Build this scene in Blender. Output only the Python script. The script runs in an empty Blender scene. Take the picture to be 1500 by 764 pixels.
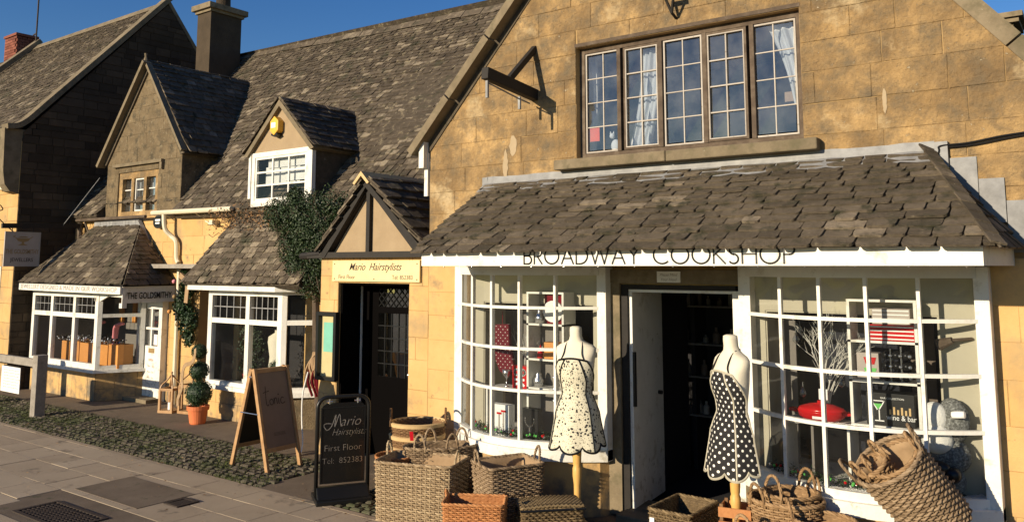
import bpy, bmesh, math, random
from mathutils import Vector, Matrix
R=math.radians; PI=math.pi
rng=random.Random(7)
scene=bpy.context.scene
COL=bpy.data.collections.new('scene'); scene.collection.children.link(COL)
V=Vector
# ------------------------------------------------------------------ materials
def lin(c): return tuple(((x/12.92) if x<=.04045 else ((x+.055)/1.055)**2.4) for x in c)
def newmat(name):
    m=bpy.data.materials.new(name); m.use_nodes=True; nt=m.node_tree; nt.nodes.clear()
    o=nt.nodes.new('ShaderNodeOutputMaterial'); b=nt.nodes.new('ShaderNodeBsdfPrincipled')
    nt.links.new(b.outputs[0],o.inputs[0]); return m,nt,b,o
def N(nt,t,**k):
    n=nt.nodes.new(t)
    for a,v in k.items(): setattr(n,a,v)
    return n
def noise(nt,scale,detail=6,rough=.6,coord=None):
    n=N(nt,'ShaderNodeTexNoise'); n.inputs['Scale'].default_value=scale; n.inputs['Detail'].default_value=detail; n.inputs['Roughness'].default_value=rough
    if coord is not None: nt.links.new(coord,n.inputs['Vector'])
    return n
def mixc(nt,fac,a,b,mode='MIX'):
    m=N(nt,'ShaderNodeMix',data_type='RGBA',blend_type=mode)
    for s,v in ((0,fac),(6,a),(7,b)):
        if hasattr(v,'is_output'): nt.links.new(v,m.inputs[s])
        elif s==0: m.inputs[0].default_value=v
        else: m.inputs[s].default_value=(*v[:3],1)
    return m.outputs[2]
def ramp(nt,fac,stops,interp='LINEAR'):
    r=N(nt,'ShaderNodeValToRGB'); e=r.color_ramp; e.interpolation=interp
    while len(e.elements)<len(stops): e.elements.new(.5)
    for el,(p,c) in zip(e.elements,stops):
        el.position=p; el.color=(c,c,c,1) if isinstance(c,(int,float)) else (*c[:3],1)
    nt.links.new(fac,r.inputs[0]); return r.outputs[0]
def math_(nt,op,a,b=None,c=None,clamp=False):
    m=N(nt,'ShaderNodeMath',operation=op); m.use_clamp=clamp
    for i,v in enumerate((a,b,c)):
        if v is None: continue
        if hasattr(v,'is_output'): nt.links.new(v,m.inputs[i])
        else: m.inputs[i].default_value=v
    return m.outputs[0]
def vmat(name,cols,rough=.85,ns=3.,tw=.6,nw=.6,bump=.3,bs=40.,bd=.01,stain=None,spec=.3,metal=0,coat=0,wave=None):
    """cols: list of colours low..high driven by per-face tint and noise. stain: list of (colour, scale, threshold, softness)"""
    m,nt,b,o=newmat(name)
    tc=N(nt,'ShaderNodeTexCoord').outputs['Object']
    at=N(nt,'ShaderNodeAttribute',attribute_name='Col')
    t=at.outputs['Fac']
    n=noise(nt,ns,8,.65,tc)
    nf=math_(nt,'MULTIPLY_ADD',n.outputs[0],2.2,-.6,clamp=True)
    f=math_(nt,'ADD',math_(nt,'MULTIPLY',t,tw),math_(nt,'MULTIPLY',nf,nw))
    f=math_(nt,'DIVIDE',f,max(.01,tw+nw))
    k=len(cols); c=ramp(nt,f,[(i/(k-1) if k>1 else 0,cols[i]) for i in range(k)]) if k>1 else None
    if c is None: c=mixc(nt,1,cols[0],cols[0])
    for s in (stain or []):
        sn=noise(nt,s[1],7,.65,tc); g=sn.outputs[0]
        if len(s)>4:      # bias by height: zlo,zhi,amount
            sx=N(nt,'ShaderNodeSeparateXYZ'); ge=N(nt,'ShaderNodeNewGeometry'); nt.links.new(ge.outputs['Position'],sx.inputs[0])
            mr=N(nt,'ShaderNodeMapRange'); nt.links.new(sx.outputs[2],mr.inputs[0]); mr.inputs[1].default_value=s[4]; mr.inputs[2].default_value=s[5]; mr.inputs[3].default_value=0; mr.inputs[4].default_value=s[6]
            g=math_(nt,'ADD',g,mr.outputs[0])
        fac=ramp(nt,g,[(max(0,s[2]-s[3]),0.),(min(1,s[2]+s[3]),1.)])
        c=mixc(nt,fac,c,s[0])
    nt.links.new(c,b.inputs['Base Color'])
    b.inputs['Roughness'].default_value=rough; b.inputs['Metallic'].default_value=metal
    b.inputs['Specular IOR Level'].default_value=spec; b.inputs['Coat Weight'].default_value=coat
    if bump:
        bn=noise(nt,bs,8,.7,tc); bp=N(nt,'ShaderNodeBump'); bp.inputs['Strength'].default_value=bump; bp.inputs['Distance'].default_value=bd
        nt.links.new(bn.outputs[0],bp.inputs['Height']); nt.links.new(bp.outputs[0],b.inputs['Normal'])
    return m
def plain(name,c,rough=.6,**k): return vmat(name,[tuple(x*.82 for x in c),tuple(min(1,x*1.08) for x in c)],rough,ns=k.pop('ns',6.),tw=.3,nw=.7,bump=k.pop('bump',.12),**k)
M={}
OCH=[(.19,.118,.052),(.37,.235,.100),(.56,.365,.160),(.74,.55,.31)]
M['ashlar']=vmat('ochre_limestone',OCH,.9,ns=2.6,tw=.75,nw=1.25,bump=1.0,bs=24,bd=.035,stain=[((.19,.125,.062),2.3,.57,.13,2.2,4.5,.08),((.17,.13,.08),5,.60,.12,2.0,5.,.05),((.13,.095,.055),26,.70,.06,1.5,5.,.07),((.62,.52,.36),26,.69,.03),((.58,.44,.25),1.5,.63,.06)])
M['ashlar_low']=vmat('smooth_ochre_limestone',[(.36,.215,.080),(.50,.31,.118),(.58,.37,.155),(.66,.46,.23)],.88,ns=2.1,tw=.8,nw=.8,bump=.35,bs=30,bd=.012,stain=[((.33,.24,.13),1.6,.60,.10),((.20,.14,.075),9,.68,.06),((.17,.14,.10),3.5,.68,.10,.75,.0,.20)])
M['mortar']=vmat('pale_mortar',[(.26,.17,.075),(.46,.31,.14)],.95,ns=5,bump=.3)
M['rubble']=vmat('shade_darkened_rubble',[(.028,.021,.014),(.05,.037,.024),(.085,.062,.04),(.16,.115,.07)],.93,ns=3,tw=1.,nw=.5,bump=.6,bs=30,bd=.02)  # albedo lowered so the shaded stonework stays near black
M['oldstone']=vmat('lichened_gable_stone',[(.09,.066,.036),(.165,.122,.070),(.28,.21,.12)],.93,ns=4.,tw=.5,nw=1.2,bump=.9,bs=40,bd=.03,stain=[((.075,.062,.04),5,.58,.08),((.22,.18,.115),14,.62,.05),((.52,.48,.36),30,.68,.03)])
M['dress']=vmat('dressed_grey_stone',[(.12,.095,.06),(.19,.15,.095),(.27,.215,.14)],.92,ns=5,tw=.4,nw=1,bump=.5,bs=50,bd=.012,stain=[((.11,.095,.055),6,.60,.1),((.5,.47,.36),40,.72,.03)])
M['tile']=vmat('stone_roof_tiles',[(.045,.036,.025),(.10,.080,.056),(.17,.136,.096),(.34,.275,.195)],.92,ns=11,tw=1.4,nw=.8,bump=1.0,bs=48,bd=.022,stain=[((.050,.048,.028),6,.60,.07),((.24,.20,.13),14,.68,.05),((.40,.36,.27),27,.735,.03)],spec=.2)
M['tile_pale']=vmat('lichened_roof_tiles',[(.032,.026,.020),(.076,.060,.043),(.135,.107,.077),(.42,.35,.25)],.92,ns=9,tw=1.1,nw=.8,bump=1.0,bs=40,bd=.022,stain=[((.24,.20,.13),9,.62,.05),((.48,.43,.34),16,.70,.03),((.05,.05,.03),3.5,.62,.08)],spec=.2)
M['lead']=vmat('weathered_lead',[(.13,.13,.13),(.22,.22,.22),(.32,.32,.31)],.6,ns=8,tw=.3,nw=1,bump=.3,bs=18,bd=.01,metal=.0,spec=.5)
M['white']=plain('white_gloss_paint',(.74,.72,.66),.42,ns=3.5,bump=.3,bs=35,stain=[((.46,.42,.33),6,.64,.08),((.20,.17,.12),30,.72,.02),((.30,.27,.20),11,.72,.08,.85,.35,.10)])
M['whiteold']=vmat('flaking_white_paint',[(.46,.42,.37),(.30,.26,.22)],.6,ns=14,bump=.3,bs=60,bd=.004,stain=[((.16,.12,.08),30,.66,.04)])
M['cream']=plain('cream_paint',(.45,.41,.31),.6,ns=2)
M['patch']=vmat('grey_cement_repair',[(.34,.26,.16),(.42,.33,.22)],.95,ns=12,bump=.5)
M['oak']=vmat('weathered_brown_timber',[(.05,.035,.025),(.10,.072,.05),(.19,.15,.11)],.85,ns=9,tw=.3,nw=1,bump=.5,bs=60,bd=.006)
M['blacktimber']=vmat('black_weathered_timber',[(.012,.010,.009),(.03,.025,.02)],.7,ns=9,bump=.5,bs=50,bd=.006)
M['black']=plain('black_paint',(.010,.010,.010),.35,bump=.05)
M['blackdoor']=plain('matt_black_door_paint',(.0025,.002,.002),.8,bump=.1,spec=.03)
M['blackgloss']=plain('glossy_black_panel',(.008,.008,.008),.12,bump=.02)
M['dark']=plain('dark_interior',(.030,.028,.030),.9)  # near-black colour keeps the rooms shaded against bounced light
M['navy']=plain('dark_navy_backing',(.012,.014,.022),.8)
M['greyin']=plain('grey_panel',(.20,.18,.16),.8)
M['brownin']=plain('brown_panel',(.16,.125,.10),.8)
M['ochre_in']=plain('ochre_inner_wall',(.55,.38,.16),.9)
M['render']=vmat('pinkish_brown_render',[(.27,.195,.115),(.40,.30,.185)],.95,ns=5,bump=.5,bs=60)
M['pinewood']=vmat('varnished_pine',[(.28,.145,.06),(.40,.235,.11),(.48,.30,.15)],.45,ns=11,tw=.3,nw=1,bump=.2,bs=40,bd=.004)
M['honey']=plain('honey_wood_pole',(.62,.36,.11),.4)
M['railwood']=vmat('silvered_fence_timber',[(.16,.14,.11),(.27,.24,.20),(.36,.33,.28)],.9,ns=9,tw=.3,nw=1,bump=.5,bs=45,bd=.006)
M['terracotta']=plain('orange_terracotta',(.62,.17,.06),.6)
M['fabric']=plain('cream_jersey_fabric',(.72,.66,.52),.85,bump=.2,bs=200)
M['hessian']=vmat('hessian_lining',[(.26,.17,.09),(.38,.26,.15)],.95,ns=20,bump=.6,bs=180,bd=.004)
def wick(n,cs): M[n]=vmat(n,cs,.72,ns=26,tw=.8,nw=.7,bump=.35,bs=160,bd=.003,spec=.25)
wick('grey_willow',[(.07,.045,.026),(.17,.115,.066),(.29,.205,.125),(.42,.32,.20)])
wick('pale_willow',[(.11,.072,.040),(.25,.175,.10),(.40,.30,.18),(.50,.40,.25)])
wick('orange_willow',[(.26,.10,.035),(.42,.18,.065),(.54,.27,.11)])
wick('brown_willow',[(.10,.05,.022),(.20,.11,.05),(.32,.20,.09)])
wick('seagrass',[(.05,.033,.017),(.15,.102,.05),(.29,.21,.11)])
wick('golden_willow',[(.12,.068,.030),(.27,.165,.08),(.42,.28,.15)])
wick('chip_rim',[(.46,.30,.13),(.62,.45,.23)])
M['leaf']=vmat('dark_green_leaves',[(.006,.014,.004),(.014,.030,.008),(.032,.056,.016),(.09,.11,.04)],.5,ns=9,tw=1,nw=.4,bump=0,spec=.4)
M['box_leaf']=vmat('clipped_box_leaves',[(.006,.018,.006),(.018,.042,.012),(.04,.075,.022)],.5,ns=9,tw=1,nw=.4,bump=0,spec=.4)
M['moss']=vmat('moss_and_grass',[(.028,.036,.010),(.065,.080,.020),(.12,.14,.042)],.95,ns=3,tw=.8,nw=.6,bump=.4,bs=60)
M['cobble']=vmat('cobblestones',[(.05,.04,.028),(.095,.078,.055),(.18,.15,.11)],.8,ns=3,tw=1,nw=.6,bump=.6,bs=45,bd=.01,stain=[((.055,.068,.024),1.6,.57,.10)])
M['slab']=vmat('stone_paving_slabs',[(.24,.185,.125),(.33,.26,.18),(.38,.305,.215),(.46,.37,.27)],.85,ns=1.6,tw=.9,nw=.7,bump=.5,bs=70,bd=.006,stain=[((.085,.068,.05),3,.66,.08),((.09,.10,.05),9,.72,.05)])
M['tarmac']=vmat('brown_tarmac',[(.11,.082,.056),(.155,.118,.082),(.20,.155,.11)],.9,ns=2,tw=.1,nw=1,bump=.7,bs=140,bd=.006,stain=[((.045,.055,.025),5,.66,.08)])
M['earth']=vmat('dark_earth',[(.030,.024,.016),(.055,.044,.03)],.95,ns=8,bump=.6,bs=60,bd=.01)
M['iron']=plain('rusty_cast_iron',(.045,.032,.024),.7,bump=.4,bs=60)
M['brick']=vmat('red_brick',[(.11,.035,.022),(.20,.065,.04),(.27,.10,.065)],.9,ns=6,tw=1,nw=.3,bump=.4,bs=50)
M['red']=plain('red_enamel',(.50,.012,.015),.2,bump=0)
M['redfab']=plain('dark_red_felt',(.17,.006,.014),.9)
M['pink']=plain('pink_suede',(.85,.30,.33),.8)
M['orangebox']=plain('amber_wood_display',(.62,.27,.07),.5)
M['yellow']=plain('yellow_plastic',(.80,.45,.06),.4,bump=0)
M['signyellow']=plain('pale_yellow_signboard',(.74,.60,.31),.5,bump=.03)
M['signgrey']=plain('grey_painted_sign',(.40,.35,.31),.6,bump=.1)
M['signpaper']=plain('grey_beige_poster',(.235,.165,.125),.45,bump=.02)
M['gold']=plain('gold_paint',(.30,.20,.09),.4,bump=0)
M['silver']=plain('chrome',(.62,.62,.62),.2,metal=.9,bump=0)
M['paper']=plain('white_paper',(.80,.79,.76),.8,bump=.02)
M['mint']=plain('mint_poster',(.25,.62,.48),.6,bump=0)
M['orangered']=plain('orange_red_sticker',(.80,.12,.05),.6,bump=0)
M['greensoft']=plain('bright_green',(.12,.5,.10),.5,bump=0)
M['lettergrey']=plain('grey_lettering',(.36,.33,.29),.6,bump=0)
M['darklet']=plain('dark_brown_lettering',(.06,.04,.03),.6,bump=0)
M['curtain']=plain('off_white_net_curtain',(.66,.66,.64),.9,bump=.2)
M['bright_white']=plain('bright_white_cotton',(.80,.78,.74),.95,bump=.5,bs=60,bd=.02)
M['creamplastic']=plain('cream_plastic_pipe',(.68,.62,.46),.45,bump=.05)
M['greyfur']=vmat('grey_flecked_wool',[(.02,.02,.02),(.16,.16,.15),(.5,.5,.48)],.95,ns=70,tw=.1,nw=1,bump=.6,bs=150)
M['twig']=plain('white_painted_twig',(.55,.53,.48),.6,bump=.1)
def glass(name,refl=1.,tint=(.86,.88,.88),rough=.0,wav=.0,dust_haze=.015):
    m=bpy.data.materials.new(name); m.use_nodes=True; nt=m.node_tree; nt.nodes.clear()
    o=nt.nodes.new('ShaderNodeOutputMaterial'); mx=nt.nodes.new('ShaderNodeMixShader'); tr0=nt.nodes.new('ShaderNodeBsdfTransparent');df=nt.nodes.new('ShaderNodeBsdfDiffuse');df.inputs[0].default_value=(.42,.42,.40,1);tr=nt.nodes.new('ShaderNodeMixShader'); gl=nt.nodes.new('ShaderNodeBsdfGlossy')
    tr0.inputs[0].default_value=(*tint,1);tcd=N(nt,'ShaderNodeTexCoord').outputs['Object'];dn=noise(nt,3.5,5,.65,tcd);nt.links.new(ramp(nt,dn.outputs[0],[(.35,dust_haze*.25),(.68,dust_haze)]),tr.inputs[0]);nt.links.new(tr0.outputs[0],tr.inputs[1]);nt.links.new(df.outputs[0],tr.inputs[2]); gl.inputs['Roughness'].default_value=rough  # diffuse dust film that also imitates a pale, uneven reflection
    fr=nt.nodes.new('ShaderNodeFresnel'); ge=nt.nodes.new('ShaderNodeNewGeometry'); nt.links.new(math_(nt,'MULTIPLY_ADD',ge.outputs['Backfacing'],1/1.5-1.5,1.5),fr.inputs[0])
    f=math_(nt,'MULTIPLY',fr.outputs[0],refl,clamp=True); nt.links.new(f,mx.inputs[0])
    if wav:
        tc=N(nt,'ShaderNodeTexCoord').outputs['Object']; bn=noise(nt,2.2,2,.5,tc); bp=N(nt,'ShaderNodeBump'); bp.inputs['Strength'].default_value=wav; bp.inputs['Distance'].default_value=.05
        nt.links.new(bn.outputs[0],bp.inputs['Height']); nt.links.new(bp.outputs[0],gl.inputs['Normal'])
    nt.links.new(tr.outputs[0],mx.inputs[1]); nt.links.new(gl.outputs[0],mx.inputs[2]); nt.links.new(mx.outputs[0],o.inputs[0]); return m
M['glass']=glass('window_glass',.9,wav=.12)
M['glassup']=glass('old_rippled_window_glass',4.0,(.75,.80,.86),.0,wav=.04,dust_haze=.20)
M['bulbglass']=glass('clear_bulb_glass',2.2)
M['doorglass']=glass('dark_leaded_glass',9.,(.6,.6,.58),.0,wav=.15)
# polka dot and print aprons
def dotmat():
    m,nt,b,o=newmat('black_polka_dot_cotton'); tc=N(nt,'ShaderNodeTexCoord').outputs['UV']
    mp=N(nt,'ShaderNodeMapping'); nt.links.new(tc,mp.inputs[0]); mp.inputs['Rotation'].default_value=(0,0,R(45)); mp.inputs['Scale'].default_value=(27,27,27)
    fr=N(nt,'ShaderNodeVectorMath',operation='FRACTION'); nt.links.new(mp.outputs[0],fr.inputs[0])
    d=N(nt,'ShaderNodeVectorMath',operation='DISTANCE'); nt.links.new(fr.outputs[0],d.inputs[0]); d.inputs[1].default_value=(.5,.5,0); mp.inputs['Scale'].default_value=(21,21,0)
    f=math_(nt,'LESS_THAN',d.outputs['Value'],.20)
    nt.links.new(mixc(nt,f,(.012,.011,.011),(.78,.74,.66)),b.inputs['Base Color']); b.inputs['Roughness'].default_value=.9; return m
M['dots']=dotmat()
def printmat():
    m,nt,b,o=newmat('cream_print_cotton'); tc=N(nt,'ShaderNodeTexCoord').outputs['UV']
    v=N(nt,'ShaderNodeTexVoronoi'); v.inputs['Scale'].default_value=34; nt.links.new(tc,v.inputs['Vector'])
    n=noise(nt,60,2,.5,tc)
    s=math_(nt,'ADD',v.outputs['Distance'],math_(nt,'MULTIPLY',n.outputs[0],.25))
    f=math_(nt,'LESS_THAN',s,.43)
    v2=N(nt,'ShaderNodeTexVoronoi'); v2.inputs['Scale'].default_value=95; nt.links.new(tc,v2.inputs['Vector'])
    f2=math_(nt,'LESS_THAN',v2.outputs['Distance'],.30)
    c=mixc(nt,f2,(.60,.56,.42),(.16,.14,.10)); nt.links.new(mixc(nt,f,c,(.02,.02,.02)),b.inputs['Base Color']); b.inputs['Roughness'].default_value=.9; return m
M['print']=printmat()
def stockmat():
    m,nt,b,o=newmat('red_spotted_felt'); tc=N(nt,'ShaderNodeTexCoord').outputs['Object']
    mp=N(nt,'ShaderNodeMapping'); nt.links.new(tc,mp.inputs[0]); mp.inputs['Rotation'].default_value=(0,R(45),0); mp.inputs['Scale'].default_value=(24,0,24)
    fr=N(nt,'ShaderNodeVectorMath',operation='FRACTION'); nt.links.new(mp.outputs[0],fr.inputs[0])
    d=N(nt,'ShaderNodeVectorMath',operation='DISTANCE'); nt.links.new(fr.outputs[0],d.inputs[0]); d.inputs[1].default_value=(.5,0,.5)
    f=math_(nt,'LESS_THAN',d.outputs['Value'],.14)
    nt.links.new(mixc(nt,f,(.11,.005,.012),(.5,.42,.38)),b.inputs['Base Color']); b.inputs['Roughness'].default_value=.95; return m
M['stocking']=stockmat()

# ------------------------------------------------------------------ mesh builder
class MB:
    def __init__(s): s.v=[];s.f=[];s.c=[];s.uv=None
    def add(s,vs,fs,t=None):
        if t is None: t=rng.random()
        o=len(s.v); s.v.extend([tuple(p) for p in vs])
        for f in fs: s.f.append([i+o for i in f]); s.c.append(t)
        return s
    def box(s,x0,x1,y0,y1,z0,z1,t=None):
        if x0>x1:x0,x1=x1,x0
        if y0>y1:y0,y1=y1,y0
        if z0>z1:z0,z1=z1,z0
        return s.add([(x0,y0,z0),(x1,y0,z0),(x1,y1,z0),(x0,y1,z0),(x0,y0,z1),(x1,y0,z1),(x1,y1,z1),(x0,y1,z1)],[(0,3,2,1),(4,5,6,7),(0,1,5,4),(1,2,6,5),(2,3,7,6),(3,0,4,7)],t)
    def obox(s,c,ax,h,t=None):
        c=V(c);A=[V(a)*k for a,k in zip(ax,h)]
        vs=[c+A[0]*i+A[1]*j+A[2]*k for k in(-1,1) for (i,j) in((-1,-1),(1,-1),(1,1),(-1,1))]
        return s.add(vs,[(0,3,2,1),(4,5,6,7),(0,1,5,4),(1,2,6,5),(2,3,7,6),(3,0,4,7)],t)
    def beam(s,a,b,w,h,up=(0,0,1),t=None):
        a=V(a);b=V(b);d=(b-a);L=d.length;d.normalize();up=V(up);x=d.cross(up)
        if x.length<1e-4:x=d.cross(V((0,1,0)))
        x.normalize();u=x.cross(d)
        return s.obox((a+b)/2,(d,x,u),(L/2,w/2,h/2),t)
    def prism(s,poly,off,t=None):
        n=len(poly);off=V(off);vs=[V(p) for p in poly]+[V(p)+off for p in poly]
        return s.add(vs,[list(range(n))[::-1],list(range(n,2*n))]+[(i,(i+1)%n,n+(i+1)%n,n+i) for i in range(n)],t)
    def tube(s,path,r,n=8,closed=False,t=None,caps=True,ell=1.):
        P=[V(p) for p in path];k=len(P)
        if k<2:return s
        rs=r if isinstance(r,(list,tuple)) else [r]*k
        vs=[];prev=None
        for i,p in enumerate(P):
            if closed: d=P[(i+1)%k]-P[i-1]
            else: d=P[min(i+1,k-1)]-P[max(i-1,0)]
            if d.length<1e-9:d=V((0,0,1))
            d.normalize()
            if prev is None:
                a=V((0,0,1)) if abs(d.z)<.9 else V((1,0,0)); x=d.cross(a).normalized()
            else:
                x=prev-d*prev.dot(d)
                if x.length<1e-6:x=d.cross(V((0,0,1)))
                x.normalize()
            prev=x;y=d.cross(x)
            for j in range(n):
                an=2*PI*j/n; vs.append(p+x*(rs[i]*math.cos(an))+y*(rs[i]*ell*math.sin(an)))
        fs=[]
        m=k if closed else k-1
        for i in range(m):
            for j in range(n):
                a=i*n+j;b=i*n+(j+1)%n;c=((i+1)%k)*n+(j+1)%n;d=((i+1)%k)*n+j; fs.append((a,b,c,d))
        if caps and not closed: fs.append(list(range(n))[::-1]);fs.append([(k-1)*n+j for j in range(n)])
        return s.add(vs,fs,t)
    def lathe(s,prof,c=(0,0,0),n=20,ex=1,ey=1,t=None):
        vs=[];c=V(c)
        for r,z in prof:
            for j in range(n):
                a=2*PI*j/n;vs.append(c+V((r*ex*math.cos(a),r*ey*math.sin(a),z)))
        k=len(prof);fs=[(i*n+j,i*n+(j+1)%n,(i+1)*n+(j+1)%n,(i+1)*n+j) for i in range(k-1) for j in range(n)]
        fs.append(list(range(n))[::-1]);fs.append([(k-1)*n+j for j in range(n)])
        return s.add(vs,fs,t)
    def ball(s,c,r,n=10,t=None,sz=(1,1,1)):
        prof=[(r*math.sin(PI*i/n)+1e-4,-r*math.cos(PI*i/n)*sz[2]) for i in range(n+1)]
        return s.lathe(prof,c,n*2 if n<8 else 16,sz[0],sz[1],t)
    def build(s,name,m,parent=None,smooth=False,bevel=0,origin=None):
        me=bpy.data.meshes.new(name)
        if origin is None:
            origin=V((0,0,0))
            p=parent
            while p is not None:
                if 'world' in W and p.name in WR: origin=WR[p.name]; break
                p=p.parent
        o=V(origin)
        me.from_pydata([tuple(V(p)-o) for p in s.v],[],s.f)
        ca=me.color_attributes.new('Col','BYTE_COLOR','CORNER')
        arr=[]
        for p,t in zip(me.polygons,s.c):
            t=min(1,max(0,t)); arr.extend([t,t,t,1.]*p.loop_total)
        ca.data.foreach_set('color',arr)
        if s.uv:
            ul=me.uv_layers.new(name='UVMap')
            for lp in me.loops: ul.data[lp.index].uv=s.uv[lp.vertex_index]
        if smooth: me.polygons.foreach_set('use_smooth',[True]*len(me.polygons))
        me.materials.append(m if not isinstance(m,str) else M[m])
        ob=bpy.data.objects.new(name,me);COL.objects.link(ob)
        if parent is not None: ob.parent=parent
        if bevel:
            bv=ob.modifiers.new('bevel','BEVEL');bv.width=bevel;bv.segments=2;bv.limit_method='ANGLE'
        return ob
W={'world':1};WR={}
def tag(o,label=None,cat=None,group=None,kind=None):
    if label:o['label']=label
    if cat:o['category']=cat
    if group:o['group']=group
    if kind:o['kind']=kind
    return o
def thing(name,label,cat,loc=(0,0,0),rz=0,group=None,world=False):
    o=bpy.data.objects.new(name,None);COL.objects.link(o);o.location=loc;o.rotation_euler=(0,0,rz)
    o.empty_display_size=.1
    tag(o,label,cat,group)
    if world: WR[o.name]=V(loc)
    return o
def structure(mb,name,m): 
    o=mb.build(name,m); return tag(o,kind='structure')
class Fr:      # local frame: s along u, t along v, h along n
    def __init__(s,O,u,v):
        s.O=V(O);s.u=V(u).normalized();s.v=V(v).normalized();s.n=s.u.cross(s.v).normalized()
    def p(s,a,b,h=0): return s.O+s.u*a+s.v*b+s.n*h
def plate(mb,fr,poly,h0,h1,t=None):
    mb.prism([fr.p(a,b,h0) for a,b in poly],fr.n*(h1-h0),t)
def clip(poly,hp):   # hp: (a,b,c) keep a*x+b*y<=c
    for a,b,c in hp:
        out=[];n=len(poly)
        for i in range(n):
            P=poly[i];Q=poly[(i+1)%n];p=a*P[0]+b*P[1]-c;q=a*Q[0]+b*Q[1]-c
            if p<=0: out.append(P)
            if (p<0<q) or (q<0<p):
                k=p/(p-q);out.append((P[0]+(Q[0]-P[0])*k,P[1]+(Q[1]-P[1])*k))
        poly=out
        if len(poly)<3:return []
    return poly
def area(p): return abs(sum(p[i][0]*p[(i+1)%len(p)][1]-p[(i+1)%len(p)][0]*p[i][1] for i in range(len(p))))/2
def subrects(r,holes):
    rs=[r]
    for h in holes:
        o=[]
        for (a,b,c,d) in rs:
            if h[1]<=a or h[0]>=b or h[3]<=c or h[2]>=d: o.append((a,b,c,d));continue
            if h[0]>a:o.append((a,h[0],c,d))
            if h[1]<b:o.append((h[1],b,c,d))
            x0=max(a,h[0]);x1=min(b,h[1])
            if h[2]>c:o.append((x0,x1,c,h[2]))
            if h[3]<d:o.append((x0,x1,h[3],d))
        rs=o
    return rs
def wall(mb,fr,r,holes=(),hp=(),thick=.35,h0=0):
    for q in subrects(r,holes):
        pl=clip([(q[0],q[2]),(q[1],q[2]),(q[1],q[3]),(q[0],q[3])],hp)
        if len(pl)>=3 and area(pl)>1e-4: plate(mb,fr,pl,h0-thick,h0,.4)
def ashlar(mb,fr,r,holes=(),hp=(),ch=(.20,.30),bw=(.35,.75),gap=.006,th=.008,lo=.2,hi=.9,rnd=rng):
    z=r[2]
    while z<r[3]-.02:
        h=rnd.uniform(*ch); z1=min(z+h,r[3])
        if r[3]-z1<.09:z1=r[3]
        x=r[0]-rnd.uniform(0,bw[0])
        while x<r[1]:
            w=rnd.uniform(*bw);a=max(x,r[0]);b=min(x+w,r[1]);x+=w
            if b-a<.02:continue
            t=rnd.triangular(lo,hi,(lo+hi)/2)
            for q in subrects((a,b,z,z1),holes):
                g=gap/2
                if q[1]-q[0]<.02 or q[3]-q[2]<.02:continue
                j=lambda:rnd.uniform(-.0025,.0025)
                P=[(q[0]+g+j(),q[2]+g+j()),(q[1]-g+j(),q[2]+g+j()),(q[1]-g+j(),q[3]-g+j()),(q[0]+g+j(),q[3]-g+j())]
                P=clip(P,hp)
                if len(P)<3 or area(P)<2e-4:continue
                hh=th+rnd.uniform(-.002,.003)
                cx=sum(p[0] for p in P)/len(P);cy=sum(p[1] for p in P)/len(P)
                n=len(P);b0=.005
                inn=[(p[0]+(cx-p[0])*min(.4,b0/max(.01,abs(cx-p[0]))),p[1]+(cy-p[1])*min(.4,b0/max(.01,abs(cy-p[1])))) for p in P]
                vs=[fr.p(*p,0) for p in P]+[fr.p(*p,hh-.004) for p in P]+[fr.p(*p,hh) for p in inn]
                fs=[(i,(i+1)%n,n+(i+1)%n,n+i) for i in range(n)]+[(n+i,n+(i+1)%n,2*n+(i+1)%n,2*n+i) for i in range(n)]+[list(range(2*n,3*n))]
                mb.add(vs,fs,t)
        z=z1
def tiles(mb,fr,s0,s1,t1,c0=.17,c1=.10,w=(.16,.34),th=.016,hp=(),jit=.012,lo=.05,hi=.85,rnd=rng,t0=0,pale=.04,sag=None,holes=()):
    t=t0;k=0
    while t<t1:
        c=c0+(c1-c0)*min(1,(t-t0)/max(.01,t1-t0)); L=c*2.0
        s=s0-rnd.uniform(0,w[0])
        while s<s1:
            ww=rnd.uniform(*w);a=max(s,s0-.0);b=min(s+ww,s1);s+=ww
            if b-a<.04:continue
            g=.005;ch=rnd.uniform(.006,.026);ch2=rnd.uniform(.006,.026)
            dj=rnd.uniform(-jit,jit);dk=dj+rnd.uniform(-jit,jit)*.6
            te=min(t+L,t1+.02)
            if te-t<.03: continue
            hb=th*2.0+rnd.uniform(0,.008);ht=0.0
            thk=th*rnd.uniform(.8,1.5)
            y0=t+dj;y1=t+dk
            P=[(a+g+ch,y0),(b-g-ch2,y1),(b-g-ch2*.3,y1+ch2*.7),(b-g,y1+ch2*2),(b-g,te),(a+g,te),(a+g,y0+ch*2),(a+g+ch*.3,y0+ch*.7)]
            if any(a+.5*(b-a)>H[0] and a+.5*(b-a)<H[1] and t<H[3] for H in holes): continue
            P=clip(P,hp)
            if len(P)<3 or area(P)<4e-4:continue
            tint=rnd.triangular(lo,hi,(lo+hi)*.45)
            if rnd.random()<pale: tint=1
            tilt=rnd.uniform(-.007,.007)
            n=len(P);f=lambda p:hb*(1-(p[1]-t)/L)+tilt*((p[0]-a)/(b-a)-.5)
            sg=(lambda p:sag(p[0],p[1])) if sag else (lambda p:0)
            vs=[fr.p(p[0],p[1],f(p)+sg(p)) for p in P]+[fr.p(p[0],p[1],f(p)+thk+sg(p)) for p in P]
            mb.add(vs,[list(range(n,2*n))]+[(i,(i+1)%n,n+(i+1)%n,n+i) for i in range(n)],tint)
        t+=c;k+=1
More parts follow.
